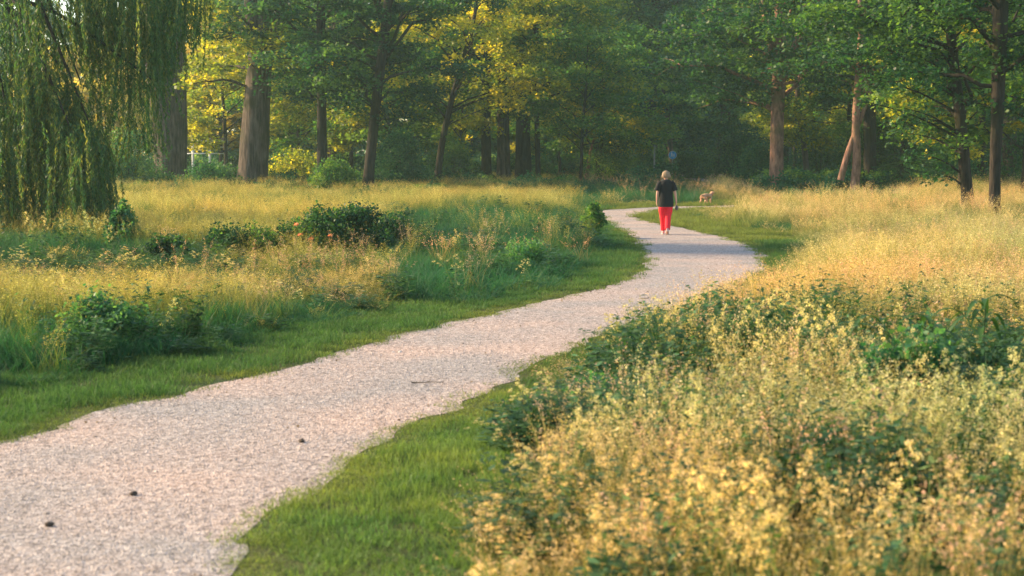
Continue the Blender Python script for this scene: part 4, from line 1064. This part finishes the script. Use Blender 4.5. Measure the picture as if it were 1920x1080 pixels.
# hair: cap plus locks down to the nape
g = Geo(); r = np.random.RandomState(3)
th = np.linspace(0, 1, 9)
ball(g, (0, .008, 1.618), .084, .092, .072, noise=.02, r=r, seg=20, rng=12)
for k in range(70):
    a = math.pi * (1.0 + 1.0 * r.rand()); q0 = C(.075 * math.cos(a), .08 * math.sin(a) + .01, 1.655)
    q1 = C(.090 * math.cos(a), .096 * math.sin(a) + .005, 1.59); q2 = C((.085 + .045 * r.rand()) * math.cos(a), .09 * math.sin(a), 1.525 - .04 * r.rand())
    tube(g, np.array([q0, q1, (q1 + q2) / 2 + r.normal(0, .004, 3), q2]), [.014, .017, .014, .004], ns=6)
link('hair', g.mesh('hair'), M_HAIR, person, smooth=True)
def loft(g, rings, n=24, ripple=.0, r=None):
    a = np.arange(n) / n * 6.28318; v = []
    for k, (cx, cy, cz, rx, ry) in enumerate(rings):
        rp = 1 + ripple * np.sin(a * 5 + k * .9) + ripple * .6 * np.sin(a * 9 - k)
        v.append(np.c_[cx + rx * np.cos(a) * rp, cy + ry * np.sin(a) * rp, np.full(n, cz) if not isinstance(cz, np.ndarray) else cz])
    v = np.vstack(v); i = np.arange(len(rings) - 1)[:, None] * n; j = np.arange(n)[None]; j2 = (j + 1) % n
    g.add(v, np.stack([i + j, i + j2, i + n + j2, i + n + j], 2).reshape(-1, 4)[:, ::-1], (1, 1, 1))
# t-shirt
g = Geo()
loft(g, [(0, .0, .735, .20, .155), (0, 0, .80, .203, .157), (0, 0, .90, .198, .15), (0, 0, 1.05, .183, .135), (0, 0, 1.2, .188, .135), (0, 0, 1.31, .198, .13), (0, 0, 1.38, .185, .115), (0, .0, 1.425, .13, .09), (0, .008, 1.45, .078, .07), (0, .01, 1.46, .068, .062)], ripple=.016)
for s_ in (-1, 1):
    a = C(s_ * .13, 0, 1.375); b_ = C(s_ * .205, -.02, 1.255); c_ = C(s_ * .243, -.028, 1.16)
    tube(g, np.array([a, (a + b_) / 2 + C(s_ * .012, 0, .012), b_, c_]), [.07, .077, .072, .073], ns=16, cap=False)
link('t_shirt', g.mesh('t_shirt'), M_SHIRT, person, smooth=True)
# trousers
g = Geo()
loft(g, [(0, 0, .70, .178, .145), (0, 0, .78, .19, .148), (0, 0, .9, .178, .138), (0, 0, .98, .165, .125)], ripple=.01)
def leg(pts, rad):
    tube(g, resample([tuple(p) + (q,) for p, q in zip(pts, rad)], 14)[:, :3], np.interp(np.linspace(0, 1, 14), np.linspace(0, 1, len(rad)), rad) * (1 + .03 * np.sin(np.arange(14) * 1.9)), ns=18, cap=False)
leg([(-.09, 0, .84), (-.085, .03, .68), (-.066, .08, .46), (-.052, .115, .28), (-.047, .13, .115)], [.108, .105, .083, .075, .072])
leg([(.09, 0, .84), (.078, .01, .68), (.058, .0, .46), (.042, -.10, .28), (.032, -.165, .155)], [.108, .105, .083, .075, .072])
link('trousers', g.mesh('trousers'), M_RED, person, smooth=True)
def shoe(cx, cy, cz, pitch):
    g = Geo(); gs = Geo(); ca, sa = math.cos(pitch), math.sin(pitch)
    sec = [(-.06, .028, .055), (-.04, .036, .08), (.0, .038, .078), (.06, .04, .06), (.12, .045, .045), (.17, .04, .035), (.20, .018, .02)]
    for gg, lo_, sc_ in ((g, 0, 1), (gs, -.014, 1.06)):
        v = []; n = 14
        for (yy, hw, hh) in sec:
            for k in range(n):
                a = k / n * 6.28318; xx = hw * sc_ * math.cos(a); zz = (hh * .5 + hh * .5 * math.sin(a)) if gg is g else (lo_ + .007 + .009 * math.sin(a))
                y2 = yy * sc_; v.append((cx + xx, cy + y2 * ca - zz * sa, cz + y2 * sa + zz * ca))
        f = [[i * n + j, i * n + (j + 1) % n, (i + 1) * n + (j + 1) % n, (i + 1) * n + j] for i in range(len(sec) - 1) for j in range(n)]
        gg.add(v, f, (1, 1, 1)); gg.add(v[:n] + [tuple(np.mean(v[:n], 0))], [[(j + 1) % n, j, n] for j in range(n)], (1, 1, 1))
        gg.add(v[-n:] + [tuple(np.mean(v[-n:], 0))], [[j, (j + 1) % n, n] for j in range(n)], (1, 1, 1))
    o = link('shoe', g.mesh('shoe'), M_SHOE, person, smooth=True); link('sole', gs.mesh('sole'), M_SOLE, o, smooth=True)
shoe(-.048, .13, .02, 0); shoe(.03, -.19, .10, -.45)
# pouch carried in the right hand: its own thing
hp = np.array(V[pr_])
pc = empty('pouch', (wx + hp[0] + .012, wy + hp[1], hp[2] - .13)); tag(pc, 'small dark grey pouch in the walker\'s right hand', 'pouch')
g = Geo(); ball(g, (0, 0, 0), .045, .055, .06, noise=.03, r=np.random.RandomState(2), seg=14, rng=10); link('bag', g.mesh('bag'), M_POUCH, pc, smooth=True)
g = Geo(); tube(g, np.array([(0, 0, .05), (-.006, 0, .09), (-.012, 0, .14)]), [.012, .007, .007], ns=8); link('strap', g.mesh('strap'), M_POUCH, pc, smooth=True)

# ---------------------------------------------------------------------- dog
M_FUR = plain('tan_fur', (.46, .25, .14), .85, noise=.25, nsc=18); M_NOSE = plain('dog_nose', (.02, .015, .015), .4); M_COLLAR = plain('red_collar', (.45, .05, .04), .6)
dx, dy = G(1325, 384.5)
dog = empty('dog', (dx, dy, 0)); dog.rotation_euler = (0, 0, math.radians(48)); dog.scale = (.95, 1.15, .86); tag(dog, 'reddish tan dog standing on the far bend of the path, tail towards the camera', 'dog')
V = []; E = []; Rr = []
# dog faces +X in its own frame
hp_ = nd((-.26, 0, .46), (.10, .105)); ly = nd((-.05, 0, .475), (.092, .105), hp_); chd = nd((.18, 0, .455), (.11, .135), ly); nb = nd((.30, 0, .50), (.075, .085), chd)
n2_ = nd((.37, 0, .565), (.058, .064), nb); hdd = nd((.44, 0, .60), (.062, .062), n2_); mz = nd((.525, 0, .575), (.034, .034), hdd); nd((.58, 0, .565), (.026, .024), mz)
tb = nd((-.36, 0, .50), .032, hp_); t1 = nd((-.45, .0, .44), .024, tb); nd((-.50, .01, .32), .014, t1)
for s_ in (-1, 1):
    st = .02 * s_
    a = nd((.19, s_ * .085, .36), .055, chd); b_ = nd((.16 + st, s_ * .085, .22), .034, a); c_ = nd((.18 + st * 1.3, s_ * .085, .05), .022, b_); nd((.22 + st * 1.3, s_ * .085, .022), .024, c_)
    a = nd((-.27, s_ * .085, .36), .072, hp_); b_ = nd((-.22 - st, s_ * .088, .26), .048, a); c_ = nd((-.33 - st, s_ * .088, .15), .026, b_); d_ = nd((-.31 - st, s_ * .088, .04), .021, c_); nd((-.265 - st, s_ * .088, .022), .024, d_)
    e_ = nd((.425, s_ * .05, .645), .02, hdd); nd((.41, s_ * .085, .59), .017, e_)
skinned('body', V, E, Rr, M_FUR, dog)
g = Geo(); ball(g, (.605, 0, .568), .014, .016, .013); link('nose', g.mesh('nose'), M_NOSE, dog, smooth=True)
for s_ in (-1, 1):
    g = Geo(); ball(g, (.49, s_ * .035, .62), .009, .007, .009); link('eye', g.mesh('eye'), M_NOSE, dog, smooth=True)
g = Geo(); a = np.linspace(0, 6.28318, 25); tube(g, np.c_[np.full(25, .335), .076 * np.cos(a), .50 + .083 * np.sin(a)], np.full(25, .010), ns=6, cap=False); link('collar', g.mesh('collar'), M_COLLAR, dog, smooth=True)

# a few twigs lying on the path
M_TWIG = plain('dead_twig', (.07, .05, .035), .9)
for i, (a, b_, L_, rz, lb) in enumerate([(802, 720, .30, .1, 'dry twig lying across the middle of the path'), (1215, 562, .22, .05, 'thin twig on the path before the bend'), (250, 930, .05, 1, 'dark scrap of bark on the near left path'), (92, 988, .05, .4, 'dark clod lowest on the near left path'), (566, 830, .05, 2, 'small dark leaf scrap on the path left of the turf corner')]):
    q = G(a, b_); r = np.random.RandomState(800 + i); g = Geo()
    if L_ > .1:
        t = np.linspace(-.5, .5, 8); pl = np.c_[t * L_, r.normal(0, .012, 8), .012 + np.abs(r.normal(0, .005, 8))]; tube(g, pl, np.linspace(.006, .003, 8), ns=6)
        tube(g, np.array([pl[3], pl[3] + C(.05, .05, .01)]), [.003, .0015], ns=5)
    else:
        ball(g, (0, 0, .012), .03, .022, .014, noise=.15, r=r, seg=9, rng=6)
    o = link('twig' if L_ > .1 else 'bark_scrap', g.mesh('twig'), M_TWIG, loc=(q[0], q[1], .004)); o.rotation_euler = (0, 0, rz); tag(o, lb, 'twig' if L_ > .1 else 'bark scrap')

# --------------------------------------------------------------------- haze
HAZE = 0.0004
if HAZE:
    g = Geo(); box(g, -S - 5, S + 5, -45, 2 * S - 35, -1, 36)
    m, nt, N, L = newmat('haze_air'); o_ = N('ShaderNodeOutputMaterial'); pv = N('ShaderNodeVolumePrincipled')
    pv.inputs['Color'].default_value = (.62, .90, .84, 1); pv.inputs['Density'].default_value = HAZE; pv.inputs['Anisotropy'].default_value = .3
    L(pv.outputs[0], o_.inputs['Volume'])
    tag(link('haze', g.mesh('haze'), m), 'thin pale haze between the trees', 'haze', kind='stuff')

# ----------------------------------------------------------- sky, sun, camera
w = bpy.data.worlds.new('World'); scene.world = w; w.use_nodes = True
nt = w.node_tree; bg = nt.nodes['Background']; sk = nt.nodes.new('ShaderNodeTexSky'); sk.sky_type = 'NISHITA'; sk.sun_disc = False
sk.sun_elevation = math.radians(SUN_EL); sk.sun_rotation = math.radians(-SUN_AZ); sk.air_density = 1.2; sk.dust_density = 1.0; sk.ozone_density = 1.0
nt.links.new(sk.outputs[0], bg.inputs[0]); bg.inputs[1].default_value = .14
sl_ = bpy.data.lights.new('sun', 'SUN'); sl_.energy = 5.0; sl_.angle = math.radians(.6); sl_.color = (1, .72, .42)
so = bpy.data.objects.new('sun', sl_); COL.objects.link(so)
az = math.radians(SUN_AZ); e = math.radians(SUN_EL)
sd_ = Vector((-math.sin(az) * math.cos(e), math.cos(az) * math.cos(e), math.sin(e)))
so.rotation_euler = sd_.to_track_quat('Z', 'Y').to_euler(); so.location = sd_ * 60

cd = bpy.data.cameras.new('camera'); cam = bpy.data.objects.new('camera', cd); COL.objects.link(cam); scene.camera = cam
cam.location = (0, 0, CAMH); cam.rotation_euler = (math.pi / 2 - PITCH, 0, 0)
cd.sensor_width = 36; cd.lens = F / 1920 * 36; cd.clip_end = 3000; cd.clip_start = .1
cd.dof.use_dof = True; cd.dof.focus_distance = 38; cd.dof.aperture_fstop = 2.9
scene.view_settings.view_transform = 'Standard'; scene.view_settings.look = 'None'; scene.view_settings.exposure = 1.36; scene.view_settings.gamma = 1
scene.cycles.volume_bounces = 1; scene.cycles.max_bounces = 6; scene.cycles.transparent_max_bounces = 4
